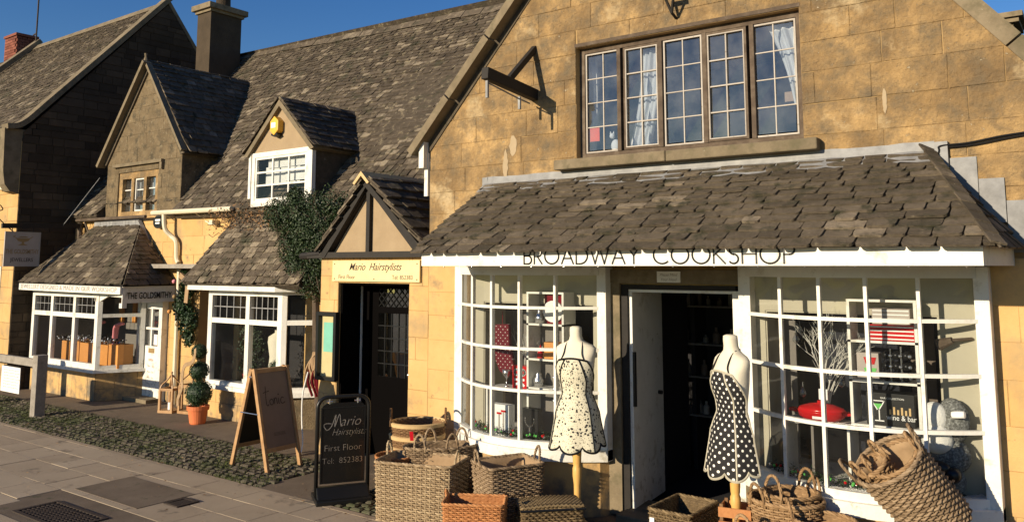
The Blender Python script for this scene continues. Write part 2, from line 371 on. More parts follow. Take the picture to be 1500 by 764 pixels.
def text(s,size,fr,m,parent,name='lettering',shear=0,sx=1,extr=.002,align='CENTER',bold=0,space=1.):
    cu=bpy.data.curves.new('txt','FONT');cu.body=s;cu.size=size;cu.shear=shear;cu.extrude=0;cu.align_x=align;cu.offset=bold;cu.space_character=space;cu.resolution_u=3
    ob=bpy.data.objects.new('txt',cu);COL.objects.link(ob)
    dg=bpy.context.evaluated_depsgraph_get();me=bpy.data.meshes.new_from_object(ob.evaluated_get(dg))
    mb=MB();vs=[(v.co.x*sx,v.co.y) for v in me.vertices]
    mb.add([fr.p(a,b,extr) for a,b in vs],[list(p.vertices) for p in me.polygons],.5)
    bpy.data.objects.remove(ob);bpy.data.curves.remove(cu);bpy.data.meshes.remove(me)
    return mb.build(name,m,parent)
def smooth_path(pts,k=6):
    P=[V(p).to_3d() if len(p)==3 else V((p[0],p[1],0)) for p in pts];out=[]
    for i in range(len(P)-1):
        a=P[max(i-1,0)];b=P[i];c=P[i+1];d=P[min(i+2,len(P)-1)]
        for j in range(k):
            t=j/k;out.append(.5*((2*b)+(c-a)*t+(2*a-5*b+4*c-d)*t*t+(3*b-a-3*c+d)*t**3))
    out.append(P[-1]);return out
def strokes(mb,fr,lines,w,h=.002,k=1):
    for L in lines:
        P=smooth_path(L,k) if k>1 else [V((p[0],p[1],0)) for p in L]
        for a,b in zip(P,P[1:]):
            d=b-a
            if d.length<1e-6:continue
            d.normalize();n=V((-d.y,d.x,0))*w/2;e=d*w*.3
            q=[a-n-e,b-n+e,b+n+e,a+n-e]
            mb.add([fr.p(p.x,p.y,h) for p in q],[(0,1,2,3)],.5)
def arc(cx,cy,rx,ry,a0,a1,n=16): return [(cx+rx*math.cos(R(a0+(a1-a0)*i/n)),cy+ry*math.sin(R(a0+(a1-a0)*i/n))) for i in range(n+1)]
FONT={ # thin geometric capitals: width, strokes in unit height
'B':(.55,[[(0,0),(0,1)],[(0,1),(.28,1)]+arc(.28,.76,.2,.24,90,-90,10)+[(0,.52)],[(0,.52),(.3,.52)]+arc(.3,.26,.24,.26,90,-90,10)+[(0,0)]]),
'R':(.55,[[(0,0),(0,1)],[(0,1),(.28,1)]+arc(.28,.74,.24,.26,90,-90,10)+[(0,.48)],[(.22,.48),(.55,0)]]),
'O':(.98,[arc(.49,.5,.49,.5,0,360,32)]),'A':(.8,[[(0,0),(.4,1),(.8,0)],[(.14,.34),(.66,.34)]]),
'D':(.75,[[(0,0),(0,1)],[(0,1),(.25,1)]+arc(.25,.5,.5,.5,90,-90,16)+[(0,0)]]),
'W':(1.2,[[(0,1),(.3,0),(.6,1),(.9,0),(1.2,1)]]),'Y':(.7,[[(0,1),(.35,.48),(.35,0)],[(.35,.48),(.7,1)]]),
'C':(.85,[arc(.5,.5,.5,.5,48,312,26)]),'K':(.62,[[(0,0),(0,1)],[(.6,1),(0,.45)],[(.12,.56),(.62,0)]]),
'S':(.5,[arc(.26,.75,.22,.25,40,265,12)+arc(.24,.26,.25,.26,85,-145,12)]),'H':(.72,[[(0,0),(0,1)],[(.72,0),(.72,1)],[(0,.52),(.72,.52)]]),
'P':(.52,[[(0,0),(0,1)],[(0,1),(.28,1)]+arc(.28,.74,.24,.26,90,-90,10)+[(0,.48)]]),' ':(.45,[])}
def thin_caps(s,fr,x0,x1,hgt,w,m,parent):
    tot=sum(FONT[c][0] for c in s)+.2*(len(s)-1);k=(x1-x0)/(tot*hgt);x=0;mb=MB()
    for c in s:
        wd,st=FONT[c];strokes(mb,fr,[[(x0+(x+p[0])*hgt*k,p[1]*hgt) for p in L] for L in st],w);x+=wd+.2
    return mb.build('lettering',m,parent)
# ------------------------------------------------------------------ ground
g=MB(); g.add([(-90,-60,-.03),(60,-60,-.03),(60,70,-.03),(-90,70,-.03)],[(0,1,2,3)],.5); structure(g,'ground','earth')
g=MB(); g.box(-40,6,-.30,8,-.02,.0,.5); g.box(-7.45,-6.35,-1.40,-.30,-.02,-.002,.5); structure(g,'forecourt_path','tarmac')
# paving slabs, courses parallel with the kerb
g=MB(); fr=Fr((0,0,0),(1,0,0),(0,1,0)); r2=random.Random(3)
y=-1.47
while y>-6.2:
    d=r2.uniform(.30,.52); x=-30-r2.random()
    while x<1:
        w=r2.uniform(.38,.85)
        q=.004; t=r2.triangular(.1,.9,.5); z=r2.uniform(-.002,.002)
        if not (x>-10.2 and x+w<-6.6 and False):
            vs=[(x+q,y-d+q,-.03),(x+w-q,y-d+q,-.03),(x+w-q,y-q,-.03),(x+q,y-q,-.03)]
            e=.004
            top=[(x+q,y-d+q,.0035+z),(x+w-q,y-d+q,.0035+z),(x+w-q,y-q,.0035+z),(x+q,y-q,.0035+z)]
            tp=[(x+q+e,y-d+q+e,.005+z),(x+w-q-e,y-d+q+e,.005+z),(x+w-q-e,y-q-e,.005+z),(x+q+e,y-q-e,.005+z)]
            # cut-out for the drain grates
            ov=lambda X0,X1,Y0,Y1: x<X1 and x+w>X0 and y-d<Y1 and y>Y0
            if not ov(-8.62,-7.58,-3.35,-2.84):
                g.add(vs+top+tp,[(0,1,5,4),(1,2,6,5),(2,3,7,6),(3,0,4,7),(4,5,9,8),(5,6,10,9),(6,7,11,10),(7,4,8,11),(8,9,10,11)],t)
        x+=w
    y-=d
structure(g,'pavement','slab')
g=MB(); g.box(-30,1,-6.3,-1.46,-.028,-.006,.2); structure(g,'pavement_joints','earth')
g=MB(); g.box(-9.3,-6.9,-3.75,-2.60,-.02,.0,.35); structure(g,'cement_surround','tarmac')
g=MB(); 
g.box(-8.9,-7.7,-2.57,-1.95,.004,.0085,.4); structure(g,'concrete_patch','tarmac')
g=MB(); x=-30
while x<1:
    w=r2.uniform(.6,1.0); g.box(x+.004,x+w-.004,-1.47,-1.40,-.03,.004+r2.uniform(-.003,.003),r2.uniform(.0,.3)); x+=w
structure(g,'kerb','slab')
# cobbles
g=MB(); y=-1.38
while y<-.28:
    d=r2.uniform(.075,.10); x=-19-r2.random()*.1
    while x<-2:
        w=r2.uniform(.09,.17)
        if not(-7.45<x+w/2<-6.35):
            h=r2.uniform(.006,.022); t=r2.triangular(0,1,.35); a=.010
            q=lambda e,z:[(x+e+r2.uniform(-.004,.004),y+e,z),(x+w-e,y+e+r2.uniform(-.004,.004),z),(x+w-e+r2.uniform(-.004,.004),y+d-e,z),(x+e,y+d-e,z)]
            vs=q(a,-.02)+q(a+.003,h-.010)+q(a+.020,h)
            g.add(vs,[(i,(i+1)%4,4+(i+1)%4,4+i) for i in range(4)]+[(4+i,4+(i+1)%4,8+(i+1)%4,8+i) for i in range(4)]+[(8,9,10,11)],t)
        x+=w
    y+=d
structure(g,'cobbled_verge','cobble')
g=MB(); 
for i in range(9000):
    x=r2.uniform(-16,-6.3); 
    y=r2.uniform(-1.4,-.25)
    den=.5+.5*math.sin(x*1.7+2)*math.cos(y*3+x)
    if r2.random()>den*.9+.25 or (-7.45<x<-6.35):continue
    for k in range(3):
        a=r2.uniform(0,2*PI);h=r2.uniform(.012,.030);dx=r2.uniform(-.03,.03);dy=r2.uniform(-.03,.03)
        g.add([(x+dx,y+dy,0),(x+dx+.010*math.cos(a),y+dy+.010*math.sin(a),0),(x+dx+.02*math.cos(a+1),y+dy+.02*math.sin(a+1),h)],[(0,1,2)],r2.random())
o=g.build('moss_and_grass','moss');tag(o,'green moss and short grass growing between the cobblestones','grass',kind='stuff')
g=MB()
for i in range(260):
    x=r2.uniform(-15,-5.5);y=r2.uniform(-3.6,-.3);a=r2.uniform(0,6.28);s=r2.uniform(.008,.022)
    g.add([(x-s*math.cos(a),y-s*math.sin(a),.014),(x-s*.4*math.sin(a),y+s*.4*math.cos(a),.02),(x+s*math.cos(a),y+s*math.sin(a),.016),(x+s*.4*math.sin(a),y-s*.4*math.cos(a),.014)],[(0,1,2,3)],r2.random())
o=g.build('leaf_litter','golden_willow');tag(o,'small dry leaves scattered over the paving and cobbles','leaf litter',kind='stuff')
def grate(name,label,x0,x1,y0,y1,nx,ny,z=.004):
    t=thing(name,label,'drain cover',((x0+x1)/2,(y0+y1)/2,0),world=True)
    b=MB();b.box(x0,x1,y0,y0+.04,0,z+.006);b.box(x0,x1,y1-.04,y1,0,z+.006);b.box(x0,x0+.04,y0+.04,y1-.04,0,z+.006);b.box(x1-.04,x1,y0+.04,y1-.04,0,z+.006);b.build('frame','iron',t)
    b=MB()
    for i in range(1,nx): xx=x0+.04+(x1-x0-.08)*i/nx; b.box(xx-.011,xx+.011,y0+.04,y1-.04,-.015,z+.003)
    for i in range(1,ny): yy=y0+.04+(y1-y0-.08)*i/ny; b.box(x0+.04,x1-.04,yy-.011,yy+.011,-.016,z+.001)
    b.build('grille','iron',t)
    b=MB();b.box(x0+.03,x1-.03,y0+.03,y1-.03,-.0165,-.0155);b.build('pit','dark',t)
    return t
grate('drain_grate','large rusty square iron drain grating set in the pavement',-8.58,-7.62,-3.31,-2.88,14,8,.006)
grate('drain_cover','small rusty slotted drain cover let into the pavement slabs',-7.66,-7.42,-2.32,-2.08,6,2,.010)

# ------------------------------------------------------------------ helpers for windows
def gridbars(mb,fr,r,nx,nz,w,h0,h1,xs=None,zs=None):
    x0,x1,z0,z1=r
    for i in range(1,nx): x=x0+(x1-x0)*i/nx; plate(mb,fr,[(x-w/2,z0),(x+w/2,z0),(x+w/2,z1),(x-w/2,z1)],h0,h1)
    for i in range(1,nz):
        z=z0+(z1-z0)*i/nz
        for k in range(nx):
            a=x0+(x1-x0)*k/nx+(w/2 if k else 0);b=x0+(x1-x0)*(k+1)/nx-(w/2 if k<nx-1 else 0)
            plate(mb,fr,[(a,z-w/2),(b,z-w/2),(b,z+w/2),(a,z+w/2)],h0,h1)
def frame4(mb,fr,r,w,h0,h1,wb=None):
    x0,x1,z0,z1=r; wb=wb or w
    plate(mb,fr,[(x0,z0),(x0+w,z0),(x0+w,z1),(x0,z1)],h0,h1);plate(mb,fr,[(x1-w,z0),(x1,z0),(x1,z1),(x1-w,z1)],h0,h1)
    plate(mb,fr,[(x0+w,z0),(x1-w,z0),(x1-w,z0+wb),(x0+w,z0+wb)],h0,h1);plate(mb,fr,[(x0+w,z1-w),(x1-w,z1-w),(x1-w,z1),(x0+w,z1)],h0,h1)
def pane(mb,fr,r,h): mb.add([fr.p(r[0],r[2],h),fr.p(r[1],r[2],h),fr.p(r[1],r[3],h),fr.p(r[0],r[3],h)],[(0,1,2,3)],.5)

# ================================================================== COOKSHOP
cook=thing('shop_building','golden stone gabled cookshop with a white fascia, stone tiled canopy and two bowed shop windows','shop',(-3.2,0,0),world=True)
F0=Fr((0,0,0),(1,0,0),(0,0,1))
hpc=[(-1.044,1,10.39),(1.26,1,3.24)]
UW=(-4.33,-2.07,3.37,4.52);DO=(-3.83,-2.66,0,2.13);W1=(-5.50,-4.14,.60,1.93);W2=(-2.45,-1.12,.60,1.93)
holes=[UW,DO,W1,W2]
b=MB(); wall(b,F0,(-6.31,.1,-.02,7.1),holes,hpc,.35); 
b.box(-6.31,-5.96,.35,9,-.02,3.7,.4)
b.build('wall','mortar',cook)
rA=random.Random(11)
b=MB(); ashlar(b,F0,(-6.31,.1,2.36,7.1),holes,hpc,ch=(.21,.30),bw=(.34,.85),gap=.003,lo=.0,hi=1,rnd=rA,th=.007); b.build('stone_facing','ashlar',cook)
b=MB(); ashlar(b,F0,(-6.31,.1,0,2.36),holes,hpc,ch=(.24,.34),bw=(.35,.8),gap=.001,th=.005,lo=.3,hi=.75,rnd=rA); b.build('stone_facing','ashlar_low',cook)
# roofs behind the gable
sl=math.sqrt(1+1.044**2)
ap=(-3.10,7.15)
b=MB(); b.prism([(-6.45,-.02,3.62),(-6.37,-.02,3.54),(-3.10,-.02,7.06),(-3.10,-.02,7.17)],(0,9,0),.3)
b.prism([(-3.10,.05,7.17),(-3.10,.05,6.97),(.55,.05,2.45),(.62,.05,2.48)],(0,9,0),.3)
rf=b.build('roof','tile',cook)
b=MB(); v=V((1,0,1.044)).normalized(); fr=Fr((-6.5,9,3.62),(0,-1,0),v); tiles(b,fr,0,8.9,4.75,.2,.12,(.2,.36),.02)
v=V((-1,0,1.26)).normalized(); fr=Fr((.62,.27,2.50),(0,1,0),v); tiles(b,fr,0,8.6,5.95,.2,.12,(.2,.36),.02)
b.build('roof_tiles','tile',rf)
b=MB() # verge copings
L0=(-6.50,3.60);A0=(-3.10,7.18)
for i in range(6):
    f=i/6;g2=(i+1)/6-.004
    a=V((L0[0]+(A0[0]-L0[0])*f,-.04,L0[1]+(A0[1]-L0[1])*f));c=V((L0[0]+(A0[0]-L0[0])*g2,-.04,L0[1]+(A0[1]-L0[1])*g2))
    b.beam(a,c,.24,.09,(-.72,0,.69))
b.build('verge_coping','dress',cook)
b=MB(); R0=(.50,2.64)
n2=V((1.26,0,1)).normalized()
for i in range(7):
    f=i/7;g2=(i+1)/7-.003
    P=lambda f,o:(A0[0]+(R0[0]-A0[0])*f+n2.x*o,-.035,A0[1]+(R0[1]-A0[1])*f+n2.z*o)
    b.prism([P(f,-.03),P(g2,-.03),P(g2,.10),P(f,.10)],(0,.3,0))
b.build('verge_coping','dress',cook)
b=MB();b.box(-6.40,-6.325,-.10,-.02,3.42,3.72);b.build('verge_end_board','white',cook)
b=MB();b.box(-6.37,-6.318,-.035,-.0,3.10,3.60);b.build('white_corner_pipe','white',cook)
# cement patches & cracks
b=MB()
for (cx,cz,w,h) in ((-5.12,3.58,.05,.14),(-5.22,3.38,.035,.20),(-1.42,3.62,.018,.13)):
    pts=[(cx+w*rA.uniform(.75,1.1)*math.cos(a),cz+h*rA.uniform(.72,.85)*math.sin(a)) for a in [i*PI/12 for i in range(24)]]
    b=MB();plate(b,F0,pts,.006,.0125);b.build('cement_patch','patch',cook)
# upper window
wn=MB(); fw=Fr((0,.10,0),(1,0,0),(0,0,1))
frame4(wn,fw,UW,.055,-.06,.02,.06)
wi=wn.build('window','oak',cook)
b=MB(); 
for i in range(1,5):
    x=UW[0]+(UW[1]-UW[0])*i/5; plate(b,fw,[(x-.02,UW[2]+.06),(x+.02,UW[2]+.06),(x+.02,UW[3]-.055),(x-.02,UW[3]-.055)],-.06,.03)
b.build('mullion','oak',wi)
gl=MB()
for i in range(5):
    a=UW[0]+.05+(UW[1]-UW[0]-.10)*i/5+(.018 if i else .01);c=UW[0]+.05+(UW[1]-UW[0]-.10)*(i+1)/5-(.018 if i<4 else .01)
    b=MB();r=(a+.002,c-.002,UW[2]+.065,UW[3]-.06); hh=.012 if i in(1,3) else 0; fwid=.026 if i in (1,3) else .015
    frame4(b,fw,r,fwid,-.03,.012+hh); gridbars(b,fw,(r[0]+fwid,r[1]-fwid,r[2]+fwid,r[3]-fwid),2,4,.010,-.012,.004+hh)
    b.build('casement','oak' if i in(1,3) else 'whiteold',wi)
    if i in (1,3):
        b=MB();gridbars(b,fw,(r[0]+.026,r[1]-.026,r[2]+.026,r[3]-.026),2,4,.012,-.013,.0175);frame4(b,fw,(r[0]+.022,r[1]-.022,r[2]+.022,r[3]-.022),.010,.004,.0265);b.build('glazing_bars','whiteold',wi)
    for px in range(2):
        for pz in range(4):
            x0=r[0]+.028+(r[1]-r[0]-.056)*px/2;x1=x0+(r[1]-r[0]-.056)/2;z0=r[2]+.028+(r[3]-r[2]-.056)*pz/4;z1=z0+(r[3]-r[2]-.056)/4
            j=rA.uniform(-.0035,.0035);k=rA.uniform(-.0035,.0035)
            gl.add([fw.p(x0,z0,-.004+j),fw.p(x1,z0,-.004-j),fw.p(x1,z1,-.004+k),fw.p(x0,z1,-.004-k)],[(0,1,2,3)],.5)
gl.build('pane','glassup',wi)
def curtain(x0,x1,x0b,x1b,zt,zb,y,par):
    b=MB();n=22;m=10;vs=[]
    for j in range(m+1):
        f=j/m
        for i in range(n+1):
            s=i/n;x=(x0+(x1-x0)*s)*(1-f)+(x0b+(x1b-x0b)*s)*f+ .03*math.sin(f*PI)
            vs.append((x,y+.018*math.sin(s*26)+.01*math.sin(s*11+f*3),zt+(zb-zt)*f))
    b.add(vs,[(j*(n+1)+i,j*(n+1)+i+1,(j+1)*(n+1)+i+1,(j+1)*(n+1)+i) for j in range(m) for i in range(n)],.5)
    o=b.build('curtain','curtain',par,smooth=True);return o
curtain(-3.68,-3.44,-3.84,-3.62,4.42,3.45,.20,wi); curtain(-2.42,-2.09,-2.20,-2.09,4.46,3.72,.20,wi)
curtain(-4.30,-4.22,-4.30,-4.26,4.42,3.45,.24,wi)
b=MB();plate(b,fw,[(-4.235,3.555),(-4.125,3.555),(-4.125,3.70),(-4.235,3.70)],-.010,-.007);b.build('sticker','orangered',wi)
# upper room
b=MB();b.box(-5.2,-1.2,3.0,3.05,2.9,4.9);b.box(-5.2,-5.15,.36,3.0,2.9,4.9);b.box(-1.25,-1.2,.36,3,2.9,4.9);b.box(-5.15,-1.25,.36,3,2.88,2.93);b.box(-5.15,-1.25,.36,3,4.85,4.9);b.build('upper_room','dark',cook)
b=MB();b.box(-3.0,-1.3,1.6,1.7,4.55,4.66);b.box(-2.6,-1.3,1.2,1.3,3.95,4.05);b.box(-5.1,-1.4,1.9,2.0,4.60,4.72);b.build('ceiling_beam','pinewood',cook)
b=MB();b.box(-4.53,-3.30,-.13,.06,3.265,3.365);b.box(-3.295,-1.93,-.13,.06,3.262,3.362);b.build('window_sill','dress',cook,bevel=.012)
b=MB();b.box(-4.34,-2.06,-.012,.03,4.525,4.56,.2);b.build('window_lintel','oak',cook)
# canopy
b=MB()
b.prism([(-5.50,-.02,2.375),(-5.50,-.02,3.12),(-5.50,-1.014,2.465),(-5.50,-1.014,2.375)],(4.30,0,0),.3)
b.add([(-1.2,-1.014,2.463),(-.70,-1.010,2.463),(-.62,-.02,2.463),(-1.2,-.02,2.463),(-1.2,-.02,3.12)],[(0,1,4),(1,2,4),(2,3,4),(0,3,2,1),(0,4,3)],.3)
cr=b.build('canopy_roof','blacktimber',cook)
v=V((0,1.08,.725)).normalized();fr=Fr((-5.55,-1.13,2.398),(1,0,0),v);Lr=1.38
rC=random.Random(5)
b=MB();tiles(b,fr,0,5.1,1.33,.122,.075,(.13,.32),.016,hp=[(1.34,.53,4.95*1.34),(-1.34,.09,0.)],jit=.007,rnd=rC,pale=.04)
b.build('roof_tiles','tile',cr)
c0=V((-.60,-1.13,2.398));w0=V((-.54,-.0,2.40));tp=V((-1.16,-.0,3.19));u=(w0-c0).normalized();v=(tp-c0)-u*(tp-c0).dot(u);Hh=v.length;v.normalize();fr=Fr(c0,u,v)
ts=(tp-c0).dot(u);Lb=(w0-c0).length
b=MB();tiles(b,fr,-.05,Lb,Hh,.15,.09,(.14,.3),.013,hp=[(-Hh,ts,0.02),],jit=.01,rnd=rC);b.build('roof_tiles','tile',cr)
b=MB(); # hip line tiles
for i in range(11):
    f=i/11; a=c0.lerp(tp,f);c=c0.lerp(tp,f+.105); b.beam(a+V((.02,-.01,.045)),c+V((.02,-.01,.035)),.10,.014,(.5,-.4,.8))
b.build('hip_tiles','tile',cr)
b=MB() # lead flashing
n=40;vs=[]
for i in range(n+1):
    x=-5.50+(4.42)*i/n;w=.010*math.sin(x*9)+.006*math.sin(x*23)
    vs+= [(x,-.012,3.262+w*.4),(x,-.022,3.19+w*.3),(x,-.17,3.085+w)]
b.add(vs,[(i*3+k,(i+1)*3+k,(i+1)*3+k+1,i*3+k+1) for i in range(n) for k in range(2)],.6)
b.box(-5.53,-5.46,-.02,-.011,2.98,3.26);b.box(-5.72,-5.535,-.018,-.011,2.86,2.99);b.box(-5.62,-5.535,-.019,-.012,2.992,3.08)
b.box(-1.075,-.985,-.05,-.012,3.02,3.25)
b.box(-.98,-.80,-.022,-.012,2.78,3.12);b.box(-.795,-.63,-.026,-.013,2.62,2.95);b.box(-.625,-.35,-.020,-.013,2.40,2.78);b.box(-1.04,-.985,-.02,-.0125,2.9,3.02)
b.build('lead_flashing','lead',cr)
fa=MB();fa.box(-5.47,-.68,-1.045,-1.015,2.305,2.432);fa.prism([(-.68,-1.045,2.305),(-.60,-.02,2.305),(-.63,-.02,2.305),(-.712,-1.015,2.305)],(0,0,.127));fa.box(-5.47,-5.44,-1.015,-.02,2.305,2.432)
fao=fa.build('fascia_board','white',cook)
fz=Fr((0,-1.047,2.322),(1,0,0),(0,0,1)); thin_caps('BROADWAY COOKSHOP',fz,-4.24,-1.86,.135,.0135,'black',fao)
b=MB();b.box(-5.44,-.72,-1.014,-.02,2.345,2.37);b.build('soffit','oak',cook)  # dark timber colour stands in for the shade under the canopy
b=MB()
for i in range(14): b.ball((-5.2+i*.34,-1.02,2.298),.006)
b.build('fascia_screws','silver',fao)
# bow windows
def bow(x0,x1,par,ends):
    n5=5;hw=(x1-x0)/2;cx=(x0+x1)/2
    def pt(u,o=0): # u -1..1
        nx=.42*u;ny=-1; L=math.hypot(nx,ny)
        return (cx+u*(hw-.09)+o*nx/L, -.13-.36*(1-u*u)+o*ny/L)
    wb=MB()
    # end posts
    wb.box(x0,x0+.10,-.15,-.0,.50,2.300);P0=[pt(-1+2*i/30,.045) for i in range(31)];wb.prism([(p[0],p[1],2.301) for p in P0]+[(x1,-.0,2.301),(x0,.0,2.301)],(0,0,.044),.5)
    wo=wb.build('bow_window','white',par)
    wb=MB();wb.box(x1-.10,x1,-.15,-.0,.50,2.299);wb.build('end_post','white',wo,bevel=.006)
    us=[-1+2*i/30 for i in range(31)]
    def arcslab(mb,z0,z1,oi,oo,t=.5):
        P=[pt(u,oi) for u in us];Q=[pt(u,oo) for u in us];vs=[]
        for (p,q) in zip(P,Q): vs+=[(p[0],p[1],z0),(q[0],q[1],z0),(q[0],q[1],z1),(p[0],p[1],z1)]
        fs=[]
        for i in range(30):
            a=4*i;c=4*i+4
            for k in range(4): fs.append((a+k,a+(k+1)%4,c+(k+1)%4,c+k))
        fs+=[(0,1,2,3),(123,122,121,120)]
        mb.add(vs,fs,t)
    bars=MB()
    for z in (1.905,1.515,1.12): arcslab(bars,z-.014,z+.014,-.018,.022)
    arcslab(bars,2.215,2.30,-.04,.03);arcslab(bars,.60,.665,-.04,.035)
    for i in range(1,5):
        u=-1+2*i/5;p=pt(u);bars.obox((p[0],p[1],1.44),(V((1,0,0)),V((0,1,0)),V((0,0,1))),(.0125,.024,.79))
    bars.build('glazing_bars','white',wo)
    sill=MB()
    P=[pt(u,.075) for u in us]
    sill.prism([(p[0],p[1],.50) for p in P]+[(x1,-.15,.50),(x1,.0,.50),(x0,.0,.50),(x0,-.15,.50)],(0,0,.10),.5)
    sill.build('window_sill','white',wo)
    fl=MB();P=[pt(u,-.045) for u in us];fl.prism([(p[0],p[1],.601) for p in P]+[(x1-.1,.55,.601),(x0+.1,.55,.601)],(0,0,.02),.5);fl.build('display_floor','white',wo)
    pl=MB();P=[pt(u,.03) for u in us];pl.prism([(p[0],p[1],-.02) for p in P]+[(x1-.02,.0,-.02),(x0+.02,.0,-.02)],(0,0,.515),.5);pl.build('curved_plinth','ashlar_low',wo)
    gs=MB()
    for i in range(5):
        a=pt(-1+2*i/5);c=pt(-1+2*(i+1)/5);zz=[.66,1.12,1.515,1.905,2.22]
        m=pt(-1+2*(i+.5)/5)
        for z0,z1 in zip(zz,zz[1:]):
            j=rA.uniform(-.003,.003)
            gs.add([(a[0],a[1]+j,z0),(c[0],c[1],z0),(c[0],c[1]+j,z1),(a[0],a[1],z1)],[(0,1,2,3)],.5)
    gs.build('pane','glass',wo)
    return wo
bw1=bow(-5.80,-3.93,cook,1);bw2=bow(-2.63,-.76,cook,1)
# white painted wall inside the bays
b=MB();
for (x0,x1,h) in ((-5.70,-4.03,W1),(-2.53,-.86,W2)):
    for q in subrects((x0,x1,.62,2.30),[h]): b.box(q[0],q[1],-.022,-.013,q[2],q[3])
    b.box(h[0],h[0]+.012,-.012,.35,h[2],h[3]);b.box(h[1]-.012,h[1],-.012,.35,h[2],h[3]);b.box(h[0]+.012,h[1]-.012,-.012,.35,h[3]-.012,h[3])
b.build('inner_window_lining','cream',cook)
# display backings
b=MB();b.box(-5.60,-4.95,.50,.52,.62,2.1);b.box(-5.52,-5.50,.10,.50,.62,1.93);b.build('display_backing','greyin',bw1)  # grey panels: a white reveal with its shade put into the colour
b=MB();b.box(-2.52,-1.05,.70,.72,.62,2.0);b.build('display_backing','navy',bw2)
b=MB();b.box(-1.40,-1.22,.36,.38,.62,1.9);b.build('display_backing','brownin',bw2)
b=MB();b.box(-2.44,-2.30,.30,.32,.62,1.92);b.build('display_backing','greyin',bw2)
# shop room
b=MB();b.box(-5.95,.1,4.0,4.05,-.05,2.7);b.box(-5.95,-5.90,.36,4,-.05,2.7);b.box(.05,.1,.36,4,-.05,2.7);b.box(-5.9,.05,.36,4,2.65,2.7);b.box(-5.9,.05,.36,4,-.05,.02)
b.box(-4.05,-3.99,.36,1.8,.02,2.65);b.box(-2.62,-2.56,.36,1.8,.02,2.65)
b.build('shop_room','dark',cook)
# door
b=MB();b.box(-3.99,-3.835,-.055,.0,.02,2.14);b.box(-3.99,-2.64,-.06,-.0,2.142,2.27,.6);b.box(-2.655,-2.60,-.05,.0,.02,2.14);b.build('door_surround','dress',cook)
b=MB();b.box(-3.83,-3.765,-.03,.12,.02,2.13);b.box(-3.765,-2.70,-.03,.12,2.085,2.13);b.build('door_frame','blacktimber',cook)
b=MB();b.box(-2.735,-2.665,-.02,.12,.02,2.084);b.box(-3.76,-2.74,-.015,.11,2.06,2.084);b.build('door_jamb','white',cook)
b=MB();b.beam((-3.752,.0,1.06),(-3.835,.80,1.06),.04,2.0);dl=b.build('door','white',cook,bevel=.004)
b=MB();b.box(-3.735,-3.71,.0,.03,1.0,1.5);b.tube([(-3.80,.66,1.05),(-3.76,.66,1.05)],.02);b.build('handle','black',dl)
b=MB();b.box(-3.80,-2.66,-.25,.34,-.02,.085);b.build('doorstep','dress',cook,bevel=.01)
b=MB();b.box(-3.43,-3.20,-.075,-.061,2.155,2.255);nt_=thing('notice_plate','small white notice plate with faint script above the open shop door','sign',(-3.3,-.07,2.15),world=True)
b.build('plate','paper',nt_);text('Please Mind',.036,Fr((-3.315,-.0765,2.212),(1,0,0),(0,0,1)),'lettergrey',nt_,shear=.3);text('Your Head',.036,Fr((-3.315,-.0765,2.17),(1,0,0),(0,0,1)),'lettergrey',nt_,shear=.3)
# chimney behind
b=MB();b.box(-1.28,-.76,3.5,4.0,3.5,5.00,.6);cc=b.build('chimney','oldstone',cook);b=MB();b.box(-1.34,-.70,3.44,4.06,5.0,5.05);b.box(-1.38,-.66,3.40,4.10,5.052,5.11);b.build('chimney_cap','dress',cc);b=MB();b.lathe([(.13,5.112),(.13,5.20),(.11,5.2)],(-1.08,3.75,0));b.build('chimney_pot','chip_rim',cc)
# sign bracket of black timber
br=thing('sign_bracket','empty black timber sign bracket jutting from the gable wall','bracket',(-4.84,0,4.2),world=True)
b=MB();b.beam((-4.84,.02,4.09),(-4.84,-.86,4.17),.085,.115);b.build('beam','blacktimber',br,bevel=.006)
b=MB();b.beam((-4.84,.0,4.60),(-4.84,-.45,4.19),.05,.06);b.build('strut','blacktimber',br)
b=MB()
b.tube([(-4.84,-.80,4.08),(-4.84,-.30,4.01),(-4.84,-.10,3.99)],.008)
for y,l in ((-.82,.17),(-.28,.20)): b.box(-4.853,-4.827,y-.012,y+.012,4.10-l-.0,4.10 if y<-.5 else 4.03)
b.build('hanging_iron','lead',br)
tb=thing('spotlight','small dark iron lamp bracket above the upper window','lamp',(-3.21,0,4.75),world=True)
b=MB();b.tube([(-3.21,-.01,4.63),(-3.21,-.10,4.66),(-3.25,-.16,4.80)],.014);b.tube([(-3.21,-.10,4.66),(-3.16,-.16,4.80)],.014);b.box(-3.29,-3.13,-.20,-.14,4.795,4.83);b.build('arm','blacktimber',tb)
cb=MB();cb.tube(smooth_path([(-1.10,-.06,3.02),(-1.045,-.05,3.17),(-1.03,-.05,3.215),(-.85,-.03,3.225),(-.6,-.03,3.26),(-.3,-.03,3.28),(.05,-.03,3.30)],6),.008)
cb.tube(smooth_path([(-1.03,-.04,3.205),(-.8,-.03,3.21),(-.5,-.03,3.25),(.05,-.03,3.285)],6),.006)
tag(cb.build('wall_cable','black'),'black cable running along the cookshop wall beside the canopy','cable')

